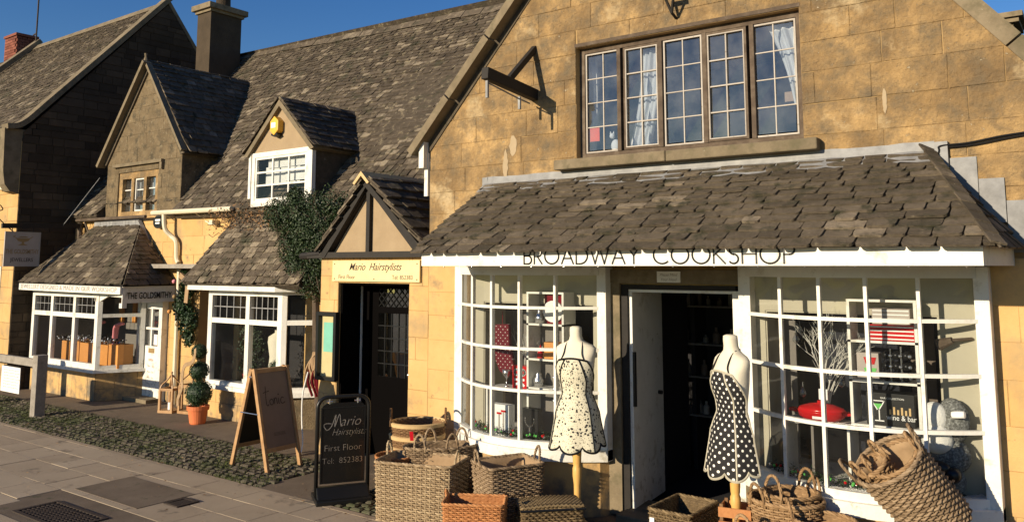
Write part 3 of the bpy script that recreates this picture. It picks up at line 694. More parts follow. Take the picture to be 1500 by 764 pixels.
# ================================================================== HAIRDRESSER PORCH
por=thing('entrance_porch','small gabled stone porch with black timbers and a mossy tiled roof','porch',(-7.2,0,0),world=True)
b=MB();rp=random.Random(21)
b.box(-8.15,-7.82,.008,1.1,-.02,2.41,.4);b.box(-6.62,-6.315,.008,1.1,-.02,2.41,.4);b.box(-7.82,-6.62,.008,.3,2.10,2.41,.4);b.build('wall','mortar',por)
b=MB()
Fp=Fr((0,.008,0),(1,0,0),(0,0,1));ashlar(b,Fp,(-8.15,-7.82,0,2.41),ch=(.22,.34),bw=(.4,.6),gap=.003,th=.006,lo=.3,hi=.9,rnd=rp);ashlar(b,Fp,(-6.62,-6.315,0,2.41),ch=(.22,.34),bw=(.4,.6),gap=.003,th=.006,lo=.3,hi=.9,rnd=rp);ashlar(b,Fp,(-7.82,-6.62,2.10,2.41),ch=(.3,.34),bw=(.4,.6),gap=.003,th=.006,lo=.3,hi=.9,rnd=rp)
b.build('stone_facing','ashlar_low',por)
b=MB();b.add([(-7.93,-.0,2.46),(-6.5,-.0,2.46),(-7.27,-.0,3.24),(-7.93,.3,2.46),(-6.5,.3,2.46),(-7.27,.3,3.24)],[(0,1,2),(5,4,3),(0,3,4,1),(1,4,5,2),(2,5,3,0)],.4);b.build('gable_infill','render',por)
b=MB();b.beam((-7.98,-.03,2.47),(-7.27,-.03,3.27),.05,.055,(0,0,1));b.build('bargeboard','blacktimber',por);b=MB();b.beam((-6.46,-.03,2.47),(-7.27,-.03,3.27),.05,.055,(0,0,1));b.build('bargeboard','blacktimber',por)
b=MB();b.box(-7.30,-7.24,-.05,-.0,2.46,3.22);b.build('king_post','blacktimber',por)
b=MB();b.box(-8.32,-6.36,-.09,-.012,2.405,2.475);b.tube([(-8.47,-.05,2.43),(-8.1,-.05,2.45)],.045);b.build('tie_beam','blacktimber',por)
b=MB();b.prism([(-8.07,-.10,2.43),(-7.98,-.10,2.41),(-7.27,-.10,3.25),(-7.27,-.10,3.34)],(0,2.4,0),.3);b.prism([(-7.27,-.10,3.34),(-7.27,-.10,3.25),(-6.33,-.10,2.41),(-6.25,-.10,2.43)],(0,2.4,0),.3)
pr=b.build('roof','blacktimber',por)
b=MB();v=V((.78,0,.86)).normalized();fr=Fr((-8.06,2.3,2.45),(0,-1,0),v);tiles(b,fr,0,2.46,1.16,.21,.15,(.18,.34),.022,jit=.02,rnd=rp,pale=.1)
v=V((-.96,0,.88)).normalized();fr=Fr((-6.20,-.16,2.42),(0,1,0),v);tiles(b,fr,0,2.46,1.33,.21,.15,(.18,.34),.022,jit=.02,rnd=rp,pale=.1)
b.build('roof_tiles','tile_pale',pr)
b=MB()
for i in range(5): y=-.18+i*.5; b.prism([(-7.41,y,3.30),(-7.27,y,3.44),(-7.13,y,3.30),(-7.16,y,3.28),(-7.27,y,3.385),(-7.38,y,3.28)],(0,.49,0),.75)
b.build('ridge_tiles','chip_rim',pr)
b=MB();b.box(-7.82,-7.79,.05,1.1,0,2.1);b.box(-6.65,-6.62,.05,1.1,0,2.1);b.box(-7.79,-6.65,.05,1.05,2.08,2.1);b.box(-7.79,-7.66,.38,.44,0,2.1);b.box(-7.79,-6.65,1.05,1.1,0,2.1);b.build('porch_lining','blackdoor',por)
b=MB();b.box(-7.772,-7.765,.34,.37,.3,2.05);b.build('white_strip','white',por)
b=MB();fd=Fr((0,.42,0),(1,0,0),(0,0,1));dr=(-7.64,-6.66,.0,2.07)
for q in subrects(dr,[(-7.53,-6.95,.95,1.72),(-7.53,-6.95,1.80,2.02)]): plate(b,fd,[(q[0],q[2]),(q[1],q[2]),(q[1],q[3]),(q[0],q[3])],-.04,0)
pd=b.build('door','blackdoor',por)
b=MB();gridbars(b,fd,(-7.53,-6.95,.95,1.72),5,5,.012,-.012,.004)
x0,x1,z0,z1=-7.53,-6.95,1.80,2.02
for i in range(-2,8):
    a=x0+(x1-x0)*i/6
    for sgn in (1,-1):
        p=[(a-.005,z0),(a+.005,z0),(a+.005+sgn*.22,z1),(a-.005+sgn*.22,z1)]
        p=clip(p if sgn>0 else p,[(1,0,x1),(-1,0,-x0)])
        if len(p)>2: plate(b,fd,p,-.01,.002)
b.build('leading','black',pd)
b=MB();pane(b,fd,(-7.53,-6.95,.95,1.72),-.006);pane(b,fd,(-7.53,-6.95,1.80,2.02),-.012);b.build('pane','doorglass',pd)
b=MB();b.ball((-6.98,.40,1.0),.025);b.build('handle','silver',pd)
def signboard(name,label,cat,fr,w,h,m,loc,th=.02):
    t=thing(name,label,cat,loc,world=True);b=MB();plate(b,fr,[(0,0),(w,0),(w,h),(0,h)],-th,0);b.build('board',m,t);return t
fs=Fr((-7.90,-.03,2.12),(1,0,0),(0,0,1));ms=signboard('shop_sign','pale yellow sign for the hairdresser fixed over the porch doorway','sign',fs,1.47,.25,'signyellow',(-7.2,-.03,2.12))
text('Mario  Hairstylists',.125,Fr(fs.p(.735,.135,0),fs.u,fs.v),'darklet',ms,shear=.45,sx=.95,bold=.0005)
text('First Floor',.07,Fr(fs.p(.26,.03,0),fs.u,fs.v),'darklet',ms);text('Tel: 852383',.07,Fr(fs.p(1.2,.03,0),fs.u,fs.v),'darklet',ms)
b=MB()
for a,c in ((.04,.21),(.735,.21),(1.43,.21),(.04,.03),(.735,.03),(1.43,.03)): q=fs.p(a,c,0); b.ball(q,.008)
b.build('screws','darklet',ms)
ic=thing('menu_case','black framed glazed notice case on the left pier of the porch','notice case',(-7.95,-.06,.9),world=True)
fi=Fr((-8.13,-.075,.91),(1,0,0),(0,0,1));b=MB();frame4(b,fi,(0,.36,0,.83),.045,-.065,.0);b.build('frame','black',ic)
b=MB();plate(b,fi,[(.046,.046),(.314,.046),(.314,.784),(.046,.784)],-.065,-.055);b.build('backing','signyellow',ic)
b=MB();plate(b,fi,[(.09,.34),(.30,.34),(.30,.70),(.09,.70)],-.054,-.052);b.build('poster','mint',ic)
b=MB();pane(b,fi,(.046,.314,.046,.784),-.02);b.build('pane','glass',ic)
# ================================================================== TONIC SHOP HOUSE (middle)
ton=thing('terraced_house','long stone roofed house with a white dormer over a square shop bay','house',(-10.5,1.1,0),world=True)
F1=Fr((0,1.1,0),(1,0,0),(0,0,1));rt=random.Random(31)
hol=[(-11.35,-9.75,.45,1.95),(-12.45,-11.75,0,2.1)]
b=MB();wall(b,F1,(-13.30,-6.5,-.02,3.25),hol,(),.3);b.build('wall','mortar',ton)
b=MB();ashlar(b,F1,(-13.30,-8.15,0,3.25),hol,ch=(.25,.36),bw=(.5,.9),gap=.003,th=.005,lo=.2,hi=.8,rnd=rt);b.build('stone_facing','ashlar_low',ton)
b=MB();b.box(-12.5,-11.7,1.75,1.8,0,2.2);b.box(-12.5,-12.46,1.4,1.75,0,2.2);b.box(-11.74,-11.7,1.4,1.75,0,2.2);b.build('passage_lining','brownin',ton)
# roof
v=V((0,1,1.2)).normalized();ur=V((1,0,-.018)).normalized()
frm=Fr((-16.82,.93,3.30),ur,v);LR=4.92
b=MB();plate(b,frm,[(0,-.02),(1.10,-.02),(1.10,.30),(0,.30)],-.14,-.012,.3);plate(b,frm,[(3.70,-.02),(10.45,-.02),(10.45,.30),(3.70,.30)],-.14,-.012,.3);plate(b,frm,[(0,.301),(10.45,.301),(10.45,4.78),(0,4.93)],-.14,-.012,.3)
b.add([(-16.8,4.0,7.12),(-6.4,4.0,6.9),(-6.4,7.6,2.6),(-16.8,7.6,2.6)],[(0,1,2,3)],.3)
mr=b.build('roof','tile_pale',ton)
b=MB();sg=lambda s,t:-.035*math.sin(s*.9+.5)*math.sin(t*.7)-.02
tiles(b,frm,0,10.45,4.85,.135,.075,(.10,.24),.013,hp=[(.030,1,4.93)],jit=.016,lo=0,hi=.95,rnd=rt,pale=.09,sag=sg,holes=[(1.10,3.68,0,.26)])
b.build('roof_tiles','tile_pale',mr)
b=MB();
x=0
while x<10.4:
    w=rt.uniform(.35,.5);t1=4.93-.03*x; p=frm.p(x,t1,.0);q=frm.p(min(x+w-.01,10.44),t1-.03*w,.0)
    j=rt.uniform(-.012,.012)
    b.prism([p+V((0,-.13,-.10+j)),p+V((0,.0,.05+j)),p+V((0,.14,-.10+j)),p+V((0,0,-.06+j))],q-p,rt.uniform(.3,.9));x+=w
b.build('ridge_tiles','tile_pale',mr)
# gutter and pipes
b=MB();b.tube([(-13.66,.88,3.235),(-11.35,.88,3.215)],.042);[b.tube([(x,.88,3.2),(x+.02,1.09,3.10)],.008) for x in (-13.3,-12.4,-11.6)]
b.build('gutter','creamplastic',ton)
b=MB();b.tube([(-9.3,.88,3.19),(-8.55,.88,3.17)],.042);b.build('gutter','creamplastic',ton)
b=MB();b.tube(smooth_path([(-13.32,.90,3.20),(-13.30,.92,2.95),(-13.22,1.0,2.82),(-13.10,1.02,2.72),(-13.08,1.03,2.45),(-13.02,1.03,2.36)],5),.04);b.build('downpipe','creamplastic',ton);b=MB();b.tube([(-12.98,1.03,2.25),(-12.98,1.03,0)],.04);b.build('downpipe','creamplastic',ton)
b=MB();b.box(-13.62,-12.05,.78,1.10,2.27,2.34);b.build('ledge','railwood',ton)
b=MB()
b.tube([(-12.2,.98,3.05),(-12.05,1.0,2.99),(-11.9,.95,3.0)],.012);b.box(-12.08,-11.98,.96,1.08,2.98,3.06);b.build('wall_fitting','creamplastic',ton)
# dormer
DX0,DX1,DY=-10.93,-9.42,.90;DZ=4.06;apx=-10.175;AZ=4.84
b=MB()
b.add([(DX0+.04,DY,DZ),(DX1-.04,DY,DZ),(apx,DY,AZ-.06),(DX0+.04,DY+.12,DZ),(DX1-.04,DY+.12,DZ),(apx,DY+.12,AZ-.06)],[(0,1,2),(5,4,3),(0,3,4,1),(1,4,5,2),(2,5,3,0)],.4)
dm=b.build('dormer','render',ton)
b=MB();b.prism([(DX0+.02,DY+.07,3.2),(DX0+.02,2.3,4.15),(DX0+.02,2.3,4.2),(DX0+.02,DY+.07,4.2)],(.05,0,0),.2);b.build('dormer_cheek','tile',dm);b=MB();b.prism([(DX1-.07,DY+.07,3.2),(DX1-.07,2.1,4.15),(DX1-.07,2.1,4.2),(DX1-.07,DY+.07,4.2)],(.05,0,0),.2);b.build('dormer_cheek','tile',dm)
b=MB();b.prism([(DX0-.07,DY-.07,DZ-.03),(DX0+.0,DY-.07,DZ-.06),(apx,DY-.07,AZ-.10),(apx,DY-.07,AZ)],(0,1.8,0),.3);b.prism([(apx,DY-.07,AZ),(apx,DY-.07,AZ-.10),(DX1-.0,DY-.07,DZ-.06),(DX1+.07,DY-.07,DZ-.03)],(0,1.8,0),.3)
dr_=b.build('dormer_roof','dress',dm)
hw=.82;rs=AZ-DZ+.03
b=MB();v=V((hw,0,rs)).normalized();LL=math.hypot(hw,rs);fr=Fr((DX0-.09,DY+1.7,DZ-.03),(0,-1,0),v);tiles(b,fr,0,1.8,LL,.15,.11,(.15,.27),.014,rnd=rt)
v=V((-hw,0,rs)).normalized();fr=Fr((DX1+.09,DY-.10,DZ-.03),(0,1,0),v);tiles(b,fr,0,1.8,LL,.15,.11,(.15,.27),.014,rnd=rt);b.build('roof_tiles','tile_pale',dr_)
fdm=Fr((0,DY,0),(1,0,0),(0,0,1));DR=(DX0+.07,DX1-.07,3.22,DZ-.0)
b=MB();frame4(b,fdm,DR,.075,-.05,.02,.09);plate(b,fdm,[(DX0,3.35),(DX0+.06,3.35),(DX0+.06,DZ+.03),(DX0,DZ+.03)],-.04,.03);plate(b,fdm,[(DX1-.06,3.35),(DX1,3.35),(DX1,DZ+.03),(DX1-.06,DZ+.03)],-.04,.03)
dw=b.build('window','white',dm)
b=MB();r=(DR[0]+.075,DR[1]-.075,DR[2]+.09,DR[3]-.075);frame4(b,fdm,r,.035,-.03,.008);gridbars(b,fdm,(r[0]+.035,r[1]-.035,r[2]+.035,r[3]-.035),3,3,.028,-.02,.004);b.build('glazing_bars','white',dw)
b=MB();pane(b,fdm,r,-.012);b.build('pane','glass',dw)
b=MB();b.box(r[0]+.18,r[1]-.0,DY+.10,DY+.115,3.82,DZ-.1);b.box(r[0]+.1,r[1]-.3,DY+.12,DY+.13,3.56,3.84);b.box(r[0]+.60,r[1]-.0,DY+.10,DY+.112,3.60,3.80);b.build('blind','curtain',dw)
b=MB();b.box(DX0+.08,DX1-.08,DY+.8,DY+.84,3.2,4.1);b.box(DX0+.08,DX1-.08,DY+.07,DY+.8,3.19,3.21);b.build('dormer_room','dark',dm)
al=thing('alarm_box','yellow hexagonal burglar alarm box on the dormer gable','alarm box',(-10.23,DY,4.43),world=True)
b=MB();hx=[(-10.23+.13*math.cos(R(a+90))*.85,4.43+.15*math.sin(R(a+90))) for a in range(0,360,60)];plate(b,fdm,hx,.0,.11);b.build('case','yellow',al,bevel=.01)
b=MB();plate(b,Fr((0,DY-.111,0),(1,0,0),(0,0,1)),[(-10.295,4.40),(-10.19,4.40),(-10.19,4.48),(-10.295,4.48)],0,.002);b.build('label_plate','paper',al)
b=MB();plate(b,fdm,[(-10.31,4.29),(-10.23,4.26),(-10.15,4.29),(-10.17,4.32),(-10.29,4.32)],.0,.10);b.build('lamp','black',al)
# square shop bay
BY=.65;Fb=Fr((0,BY,0),(1,0,0),(0,0,1));BX0,BX1=-11.52,-9.72;BP=(-9.22,1.1)
bayp=MB();bayp.prism([(BX0+.04,BY+.04,-.02),(BX1-.02,BY+.04,-.02),(BP[0]-.04,BP[1]-.0,-.02),(BX0+.04,1.1,-.02)],(0,0,.47),.5);bay=bayp.build('shop_bay','oldstone',ton)
b=MB();ashlar(b,Fr((0,BY+.04,0),(1,0,0),(0,0,1)),(BX0+.04,BX1-.02,0,.45),ch=(.2,.25),bw=(.6,.9),gap=.003,th=.005,lo=.0,hi=.8,rnd=rt);b.build('stone_facing','ashlar_low',bay)
b=MB();b.prism([(BX0-.05,BY-.05,.45),(BX1+.03,BY-.05,.45),(BP[0]+.03,BP[1]-.0,.45),(BX0-.05,1.09,.45)],(0,0,.06),.5);b.build('window_sill','white',bay)
b=MB();frame4(b,Fb,(BX0,BX1,.51,1.96),.10,-.08,.0,.06);plate(b,Fb,[(-10.57,.57),(-10.48,.57),(-10.48,1.86),(-10.57,1.86)],-.08,-.002)
for a,c in ((BX0+.10,-10.57),(-10.48,BX1-.10)): plate(b,Fb,[(a,1.44),(c,1.44),(c,1.515),(a,1.515)],-.07,-.004)
fw_=b.build('window_frame','white',bay)
b=MB()
for a,c in ((BX0+.10,-10.57),(-10.48,BX1-.10)): gridbars(b,Fb,(a,c,1.515,1.86),5,2,.014,-.04,-.03);
b.build('leading','lead',fw_)
b=MB()
for a,c in ((BX0+.10,-10.57),(-10.48,BX1-.10)): pane(b,Fb,(a,c,.57,1.44),-.04);pane(b,Fb,(a,c,1.515,1.86),-.045)
b.build('pane','glass',fw_)
u=V((BP[0]-BX1,BP[1]-BY,0));Ls=u.length;Fsd=Fr((BX1,BY,0),u,(0,0,1))
b=MB();frame4(b,Fsd,(0.001,Ls,.51,1.96),.07,-.06,.0);plate(b,Fsd,[(.07,1.46),(Ls-.07,1.46),(Ls-.07,1.53),(.07,1.53)],-.05,-.002);sf=b.build('side_window_frame','white',bay)
b=MB();pane(b,Fsd,(.07,Ls-.07,.58,1.46),-.03);pane(b,Fsd,(.07,Ls-.07,1.53,1.89),-.03);b.build('pane','glass',sf)
b=MB();b.box(BX0+.02,BP[0],1.9,1.95,.4,2.1);b.box(BX0+.02,BX0+.05,BY+.1,1.9,.4,1.95);b.box(BP[0]-.3,BP[0]-.27,1.2,1.9,.4,1.95);b.box(BX0+.1,BP[0]-.35,BY+.1,1.9,.46,.5);b.build('bay_interior','dark',bay)
b=MB();b.box(BX0-.28,BX1+.08,.45,.49,1.94,2.06);b.prism([(BX1+.08,.45,1.94),(BP[0]+.15,1.05,1.94),(BP[0]+.11,1.05,1.94),(BX1+.06,.49,1.94)],(0,0,.11),.5);b.prism([(BX0-.26,.49,1.965),(BX1+.05,.49,1.965),(BP[0]+.1,1.08,1.965),(BX0-.26,1.09,1.965)],(0,0,.03),.5);b.build('fascia_board','white',bay)
p0=V((-11.88,.40,2.04));vt=V((0,.62,1.02)).normalized();frb=Fr(p0,(1,0,0),vt)
b=MB();plate(b,frb,[(0,0),(2.8,0),(2.65,1.2),(.50,1.2)],-.10,-.01,.3);br_=b.build('bay_roof','tile_pale',bay)
b=MB();tiles(b,frb,0,2.85,1.2,.11,.08,(.11,.22),.014,hp=[(-1.2,.50,0.)],jit=.014,lo=.2,hi=1.1,rnd=rt,pale=.12);b.build('roof_tiles','tile_pale',br_)

# ================================================================== GOLDSMITH HOUSE
gh=thing('gabled_house','narrow stone gable with a mullioned window above a tiled jeweller shopfront','house',(-14.6,1.1,0),world=True)
rg=random.Random(41);GX0,GX1,GA=-15.70,-13.16,-14.36
hpg=[(-1.62/1.34,1,4.38+1.62/1.34*15.70),(1.62/1.20,1,4.38-1.62/1.20*13.16)]
GW=(-15.28,-13.90,3.20,4.06)
b=MB();wall(b,F1,(-16.82,-13.30,-.02,3.20),[(-14.12,-13.40,0,1.70),(-16.6,-14.2,.45,1.85)],(),.3);wall(b,F1,(GX0,GX1,3.2,6.1),[GW],hpg,.3)
b.box(GX1-.28,GX1,1.4,2.15,3.2,4.35,.3);b.box(GX0,GX0+.28,1.4,2.15,3.2,4.35,.3)
b.build('wall','oldstone',gh)
b=MB();ashlar(b,F1,(-16.82,-13.30,0,3.2),[(-14.12,-13.40,0,1.70),(-16.6,-14.2,.45,1.85)],ch=(.25,.36),bw=(.5,.9),gap=.003,th=.005,lo=.1,hi=.8,rnd=rg);b.build('stone_facing','ashlar_low',gh)
b=MB();ashlar(b,F1,(GX0,GX1,3.2,6.1),[GW],hpg,ch=(.2,.3),bw=(.4,.8),gap=.003,th=.006,rnd=rg);b.build('stone_facing','oldstone',gh)
b=MB();b.beam((GX0-.16,1.03,4.22),(GA,1.03,6.10),.16,.07,(-.77,0,.63));b.beam((GX1+.10,1.06,4.32),(GA,1.06,6.06),.12,.05,(.77,0,.63));b.build('verge_coping','dress',gh)
b=MB();b.lathe([(.03,6.05),(.045,6.12),(.02,6.2),(.03,6.26)],(GA-.05,1.03,0),8);b.build('finial','dress',gh)
for nm,sx,x0 in (('l',1,GX0-.16),('r',-1,GX1+.14)):
    pass
rise=6.06-4.30
b=MB();b.prism([(GX0-.14,1.06,4.26),(GX0,1.06,4.24),(GA,1.06,5.94),(GA,1.06,6.05)],(0,2.2,0),.3);b.prism([(GA,1.06,6.05),(GA,1.06,5.94),(GX1,1.06,4.26),(GX1+.12,1.06,4.28)],(0,2.2,0),.3);gr=b.build('roof','tile',gh)
b=MB();v=V((GA-GX0+.16,0,rise)).normalized();LL=math.hypot(GA-GX0+.16,rise);fr=Fr((GX0-.16,3.3,4.28),(0,-1,0),v);tiles(b,fr,0,2.2,LL,.16,.11,(.16,.3),.015,rnd=rg)
v=V((-(GX1+.16-GA),0,rise)).normalized();fr=Fr((GX1+.16,1.1,4.28),(0,1,0),v);tiles(b,fr,0,2.2,LL,.16,.11,(.16,.3),.015,rnd=rg);b.build('roof_tiles','tile',gr)
# mullioned window
b=MB();frame4(b,Fr((0,1.1,0),(1,0,0),(0,0,1)),(GW[0]-.0,GW[1],GW[2],GW[3]),.12,-.14,-.02)
for x in (-14.80,-14.37): plate(b,F1,[(x-.045,GW[2]+.12),(x+.045,GW[2]+.12),(x+.045,GW[3]-.12),(x-.045,GW[3]-.12)],-.14,-.02)
gw=b.build('mullioned_window','ashlar',gh)
b=MB();plate(b,F1,[(-15.42,4.17),(-13.72,4.17),(-13.72,4.225),(-15.42,4.225)],.0,.07);plate(b,F1,[(-13.79,4.05),(-13.72,4.05),(-13.72,4.168),(-13.79,4.168)],.0,.06);b.build('hood_mould','dress',gh)
ls=[(-15.16,-14.845),(-14.755,-14.415),(-14.325,-14.02)]
for i,(a,c) in enumerate(ls):
    b=MB();r=(a,c,GW[2]+.12,GW[3]-.12)
    if i==1: frame4(b,F1,r,.03,-.12,-.05);r=(a+.03,c-.03,r[2]+.03,r[3]-.03)
    gridbars(b,F1,r,1,3,.018,-.10,-.07)
    plate(b,F1,[((a+c)/2-.006,r[2]),((a+c)/2+.006,r[2]),((a+c)/2+.006,r[3]),((a+c)/2-.006,r[3])],-.105,-.101)
    b.build('light_frame','white',gw)
b=MB()
for a,c in ls: pane(b,F1,(a,c,GW[2]+.12,GW[3]-.12),-.09)
b.build('pane','glassup',gw)
b=MB();b.box(GX0+.3,GX1-.3,2.2,2.25,3.1,4.3);b.box(GX0+.3,GX1-.3,1.42,2.2,3.2,3.22);b.build('gable_room','dark',gh)
b=MB();
for a,c in ls: b.box(a,a+.07,1.32,1.33,3.40,3.92);b.box(c-.06,c,1.32,1.33,3.40,3.92)
b.build('curtain','curtain',gw)
# canopy
e0=V((-16.80,.12,1.985));e1=V((-13.12,.12,1.975));tl=V((-15.95,1.08,3.05));tr_=V((-14.40,1.08,3.05));we=V((-13.20,1.08,1.975))
v=V((0,.96,1.07)).normalized();Lc=math.hypot(.96,1.07);fr=Fr(e0-V((.1,0.02,.0)),(1,0,0),v)
b=MB();b.add([e0,e1,tr_,tl,we+V((0,0,0)),V((-16.80,1.08,1.985))],[(0,1,2,3),(1,4,2),(0,3,5),(0,5,4,1)],.3);gc=b.build('canopy_roof','blacktimber',gh)
b=MB();tiles(b,fr,0,3.85,Lc,.13,.085,(.14,.28),.012,hp=[(Lc,1.22,3.80*Lc),(-Lc,.95,0)],rnd=rg,lo=0,hi=.9,pale=.05,jit=.014);b.build('roof_tiles','tile_pale',gc)
c0=e1+V((.05,-.03,.0));w0=we+V((.05,0,0));tp=tr_+V((.05,0,.04));u=(w0-c0).normalized();v=(tp-c0)-u*(tp-c0).dot(u);Hh=v.length;v.normalize();fr=Fr(c0,u,v);ts=(tp-c0).dot(u)
b=MB();tiles(b,fr,-.05,1.0,Hh,.13,.09,(.14,.28),.012,hp=[(-Hh,ts,0.01)],rnd=rg);b.build('roof_tiles','tile',gc)
b=MB();
for i in range(14):
    x=-15.95+i*.115;b.box(x,x+.11,1.02,1.085,3.03+rg.uniform(-.01,.01),3.15,rg.random())
b.prism([(-14.42,1.0,3.13),(-14.34,1.0,3.13),(-13.92,1.06,2.60),(-14.02,1.06,2.60)],(0,.06,.02),.6);b.build('lead_flashing','lead',gc)
fb=MB();fb.prism([(-16.84,.10,1.865),(-13.16,.10,1.845),(-13.16,.10,1.965),(-16.84,.10,1.985)],(0,.03,0),.5);fbo=fb.build('fascia_board','white',gh)
fz=Fr((-15.0,.098,1.885),(1,0,-.0054),(0,0,1));text('JEWELLERY DESIGNED & MADE IN OUR WORKSHOP',.118,fz,'lettergrey',fbo,sx=1.2,bold=.0,space=1.05)
sb=MB();sb.prism([(-13.15,.14,1.70),(-13.17,1.08,1.70),(-13.19,1.08,1.70),(-13.17,.14,1.70)],(0,0,.27),.5);sbo=sb.build('side_fascia','white',gh)
text('THE GOLDSMITHY',.145,Fr((-13.145,.61,1.77),(-.02,.94,0),(0,0,1)),'black',sbo,sx=.66,bold=.003)
sb=MB();sb.prism([(-13.9,.32,1.79),(-13.17,.18,1.79),(-13.17,.18,1.85),(-13.9,.32,1.85)],(0,.03,0),.5);sb.prism([(-14.25,.34,1.70),(-13.95,.32,1.79),(-13.95,.32,1.85),(-14.25,.34,1.85)],(0,.03,0),.5);sb.box(-13.24,-13.15,.14,.22,1.62,1.70);sb.build('soffit_bracket','white',gh)
# bay
GY=.32;Fg=Fr((0,GY,0),(1,0,0),(0,0,1));gx0,gx1=-16.72,-14.26;gp=(-13.92,1.0)
b=MB();b.prism([(gx0+.02,GY+.04,-.02),(gx1-.03,GY+.04,-.02),(gp[0]-.03,gp[1]+.08,-.02),(gx0+.02,1.09,-.02)],(0,0,.50),.5);gb=b.build('shop_bay','oldstone',gh)
b=MB();ashlar(b,Fr((0,GY+.04,0),(1,0,0),(0,0,1)),(gx0+.02,gx1-.03,0,.48),ch=(.3,.48),bw=(.45,.6),gap=.008,th=.012,lo=.3,hi=.9,rnd=rg)
u=V((gp[0]-gx1,gp[1]-GY,0));Lg=u.length;Fgs=Fr((gx1-.03,GY+.04,0),u,(0,0,1));ashlar(b,Fgs,(0,Lg+.05,0,.48),ch=(.18,.22),bw=(.25,.4),gap=.003,th=.005,lo=0,hi=.6,rnd=rg);b.build('stone_facing','ashlar_low',gb)
b=MB();b.prism([(gx0,GY-.04,.48),(gx1+.03,GY-.04,.48),(gp[0]+.05,gp[1]+.02,.48),(gp[0],1.09,.48),(gx0,1.09,.48)],(0,0,.05),.5);b.build('window_sill','white',gb)
b=MB();frame4(b,Fg,(gx0,gx1,.53,1.86),.10,-.08,.0)
xs=[gx0+.10,-15.98,-15.90,-15.14,-15.06,gx1-.10]
for x in (-15.94,-15.10): plate(b,Fg,[(x-.045,.63),(x+.045,.63),(x+.045,1.76),(x-.045,1.76)],-.07,-.002)
for a,c in ((gx0+.10,-15.985),(-15.895,-15.145),(-15.055,gx1-.10)): plate(b,Fg,[(a,1.40),(c,1.40),(c,1.48),(a,1.48)],-.06,-.004)
gf=b.build('window_frame','white',gb)
b=MB()
for a,c in ((gx0+.10,-15.985),(-15.895,-15.145),(-15.055,gx1-.10)): gridbars(b,Fg,(a,c,1.48,1.76),4,2,.010,-.04,-.03)
b.build('leading','lead',gf)
b=MB()
for a,c in ((gx0+.10,-15.985),(-15.895,-15.145),(-15.055,gx1-.10)): pane(b,Fg,(a,c,.63,1.40),-.04);pane(b,Fg,(a,c,1.48,1.76),-.045)
b.build('pane','glass',gf)
Fgs=Fr((gx1,GY,0),u,(0,0,1));b=MB();frame4(b,Fgs,(.001,Lg,.53,1.86),.07,-.06,0);plate(b,Fgs,[(.07,1.42),(Lg-.07,1.42),(Lg-.07,1.48),(.07,1.48)],-.05,-.002);gs2=b.build('side_window_frame','white',gb)
b=MB();pane(b,Fgs,(.07,Lg-.07,.6,1.42),-.03);pane(b,Fgs,(.07,Lg-.07,1.48,1.79),-.03);b.build('pane','glass',gs2)
b=MB();b.box(gx0+.02,gp[0]-.1,1.9,1.95,.4,2.0);b.box(gx0+.01,gx0+.03,.45,1.9,.4,1.95);b.box(gx0+.03,gx1-.1,.45,1.9,.5,.54);b.box(gx0+.03,gx1-.1,1.0,1.9,1.9,1.94);b.build('bay_interior','greyin',gb)
# display boxes
b=MB()
for i in range(6): x=-16.1+i*.34; b.box(x,x+.31,.62,.9,.54,.92+.02*(i%2),rg.random())
b.build('display_plinth','orangebox',gb)
b=MB()
for i in range(5): x=-16.3+i*.5; b.box(x,x+.12,1.80,1.85,1.2,1.85)
b.build('amber_panel','orangebox',gb)  # plain amber panels along the back of the bay
# door
Fd=Fr((0,1.02,0),(1,0,0),(0,0,1));b=MB()
b.box(-14.15,-14.06,.98,1.12,0,1.72);b.box(-13.44,-13.36,.98,1.12,0,1.72);b.box(-14.06,-13.44,.98,1.12,1.66,1.72);b.build('door_frame','white',gh)
b=MB();GD=(-14.055,-13.445,.02,1.655)
hs=[(-13.97,-13.77,.92,1.20),(-13.73,-13.53,.92,1.20),(-13.97,-13.77,1.24,1.56),(-13.73,-13.53,1.24,1.56)]
for q in subrects(GD,hs): plate(b,Fd,[(q[0],q[2]),(q[1],q[2]),(q[1],q[3]),(q[0],q[3])],-.04,0)
gd=b.build('door','white',gh)
b=MB()
for h in hs: pane(b,Fd,h,-.02)
b.build('pane','doorglass',gd)
b=MB();plate(b,Fd,[(-13.80,.80),(-13.62,.80),(-13.62,.88),(-13.80,.88)],.0,.006);b.ball(Fd.p(-14.02,.95,.03),.02);b.build('letter_plate','gold',gd)
b=MB();plate(b,Fd,[(-13.68,.94),(-13.57,.94),(-13.57,1.12),(-13.68,1.12)],-.018,-.015);b.build('door_notice','paper',gd)
text('OPEN',.06,Fd.__class__(Fd.p(-13.72,.66,0),Fd.u,Fd.v),'orangered',gd)
for z in (.56,.46,.36,.26): text('Mon - Sat',.05,Fr(Fd.p(-13.72,z,0),Fd.u,Fd.v),'lettergrey',gd)
text('16',.13,Fr(Fg.p(gx1-.10,1.70,.001),Fg.u,Fg.v),'lettergrey',gf)
b=MB();b.box(-13.9,-13.5,1.3,1.32,.0,1.9);b.build('hall','dark',gh)
b=MB();b.box(-14.1,-13.35,.75,1.02,-.02,.06);b.build('doorstep','dress',gh)
ab=thing('alarm_badge','small black oval alarm badge beside the cream downpipe','alarm box',(-13.7,1.06,3.08),world=True)
b=MB();plate(b,F1,arc(-13.70,3.085,.15,.115,0,345,18),.006,.09);b.build('case','black',ab)
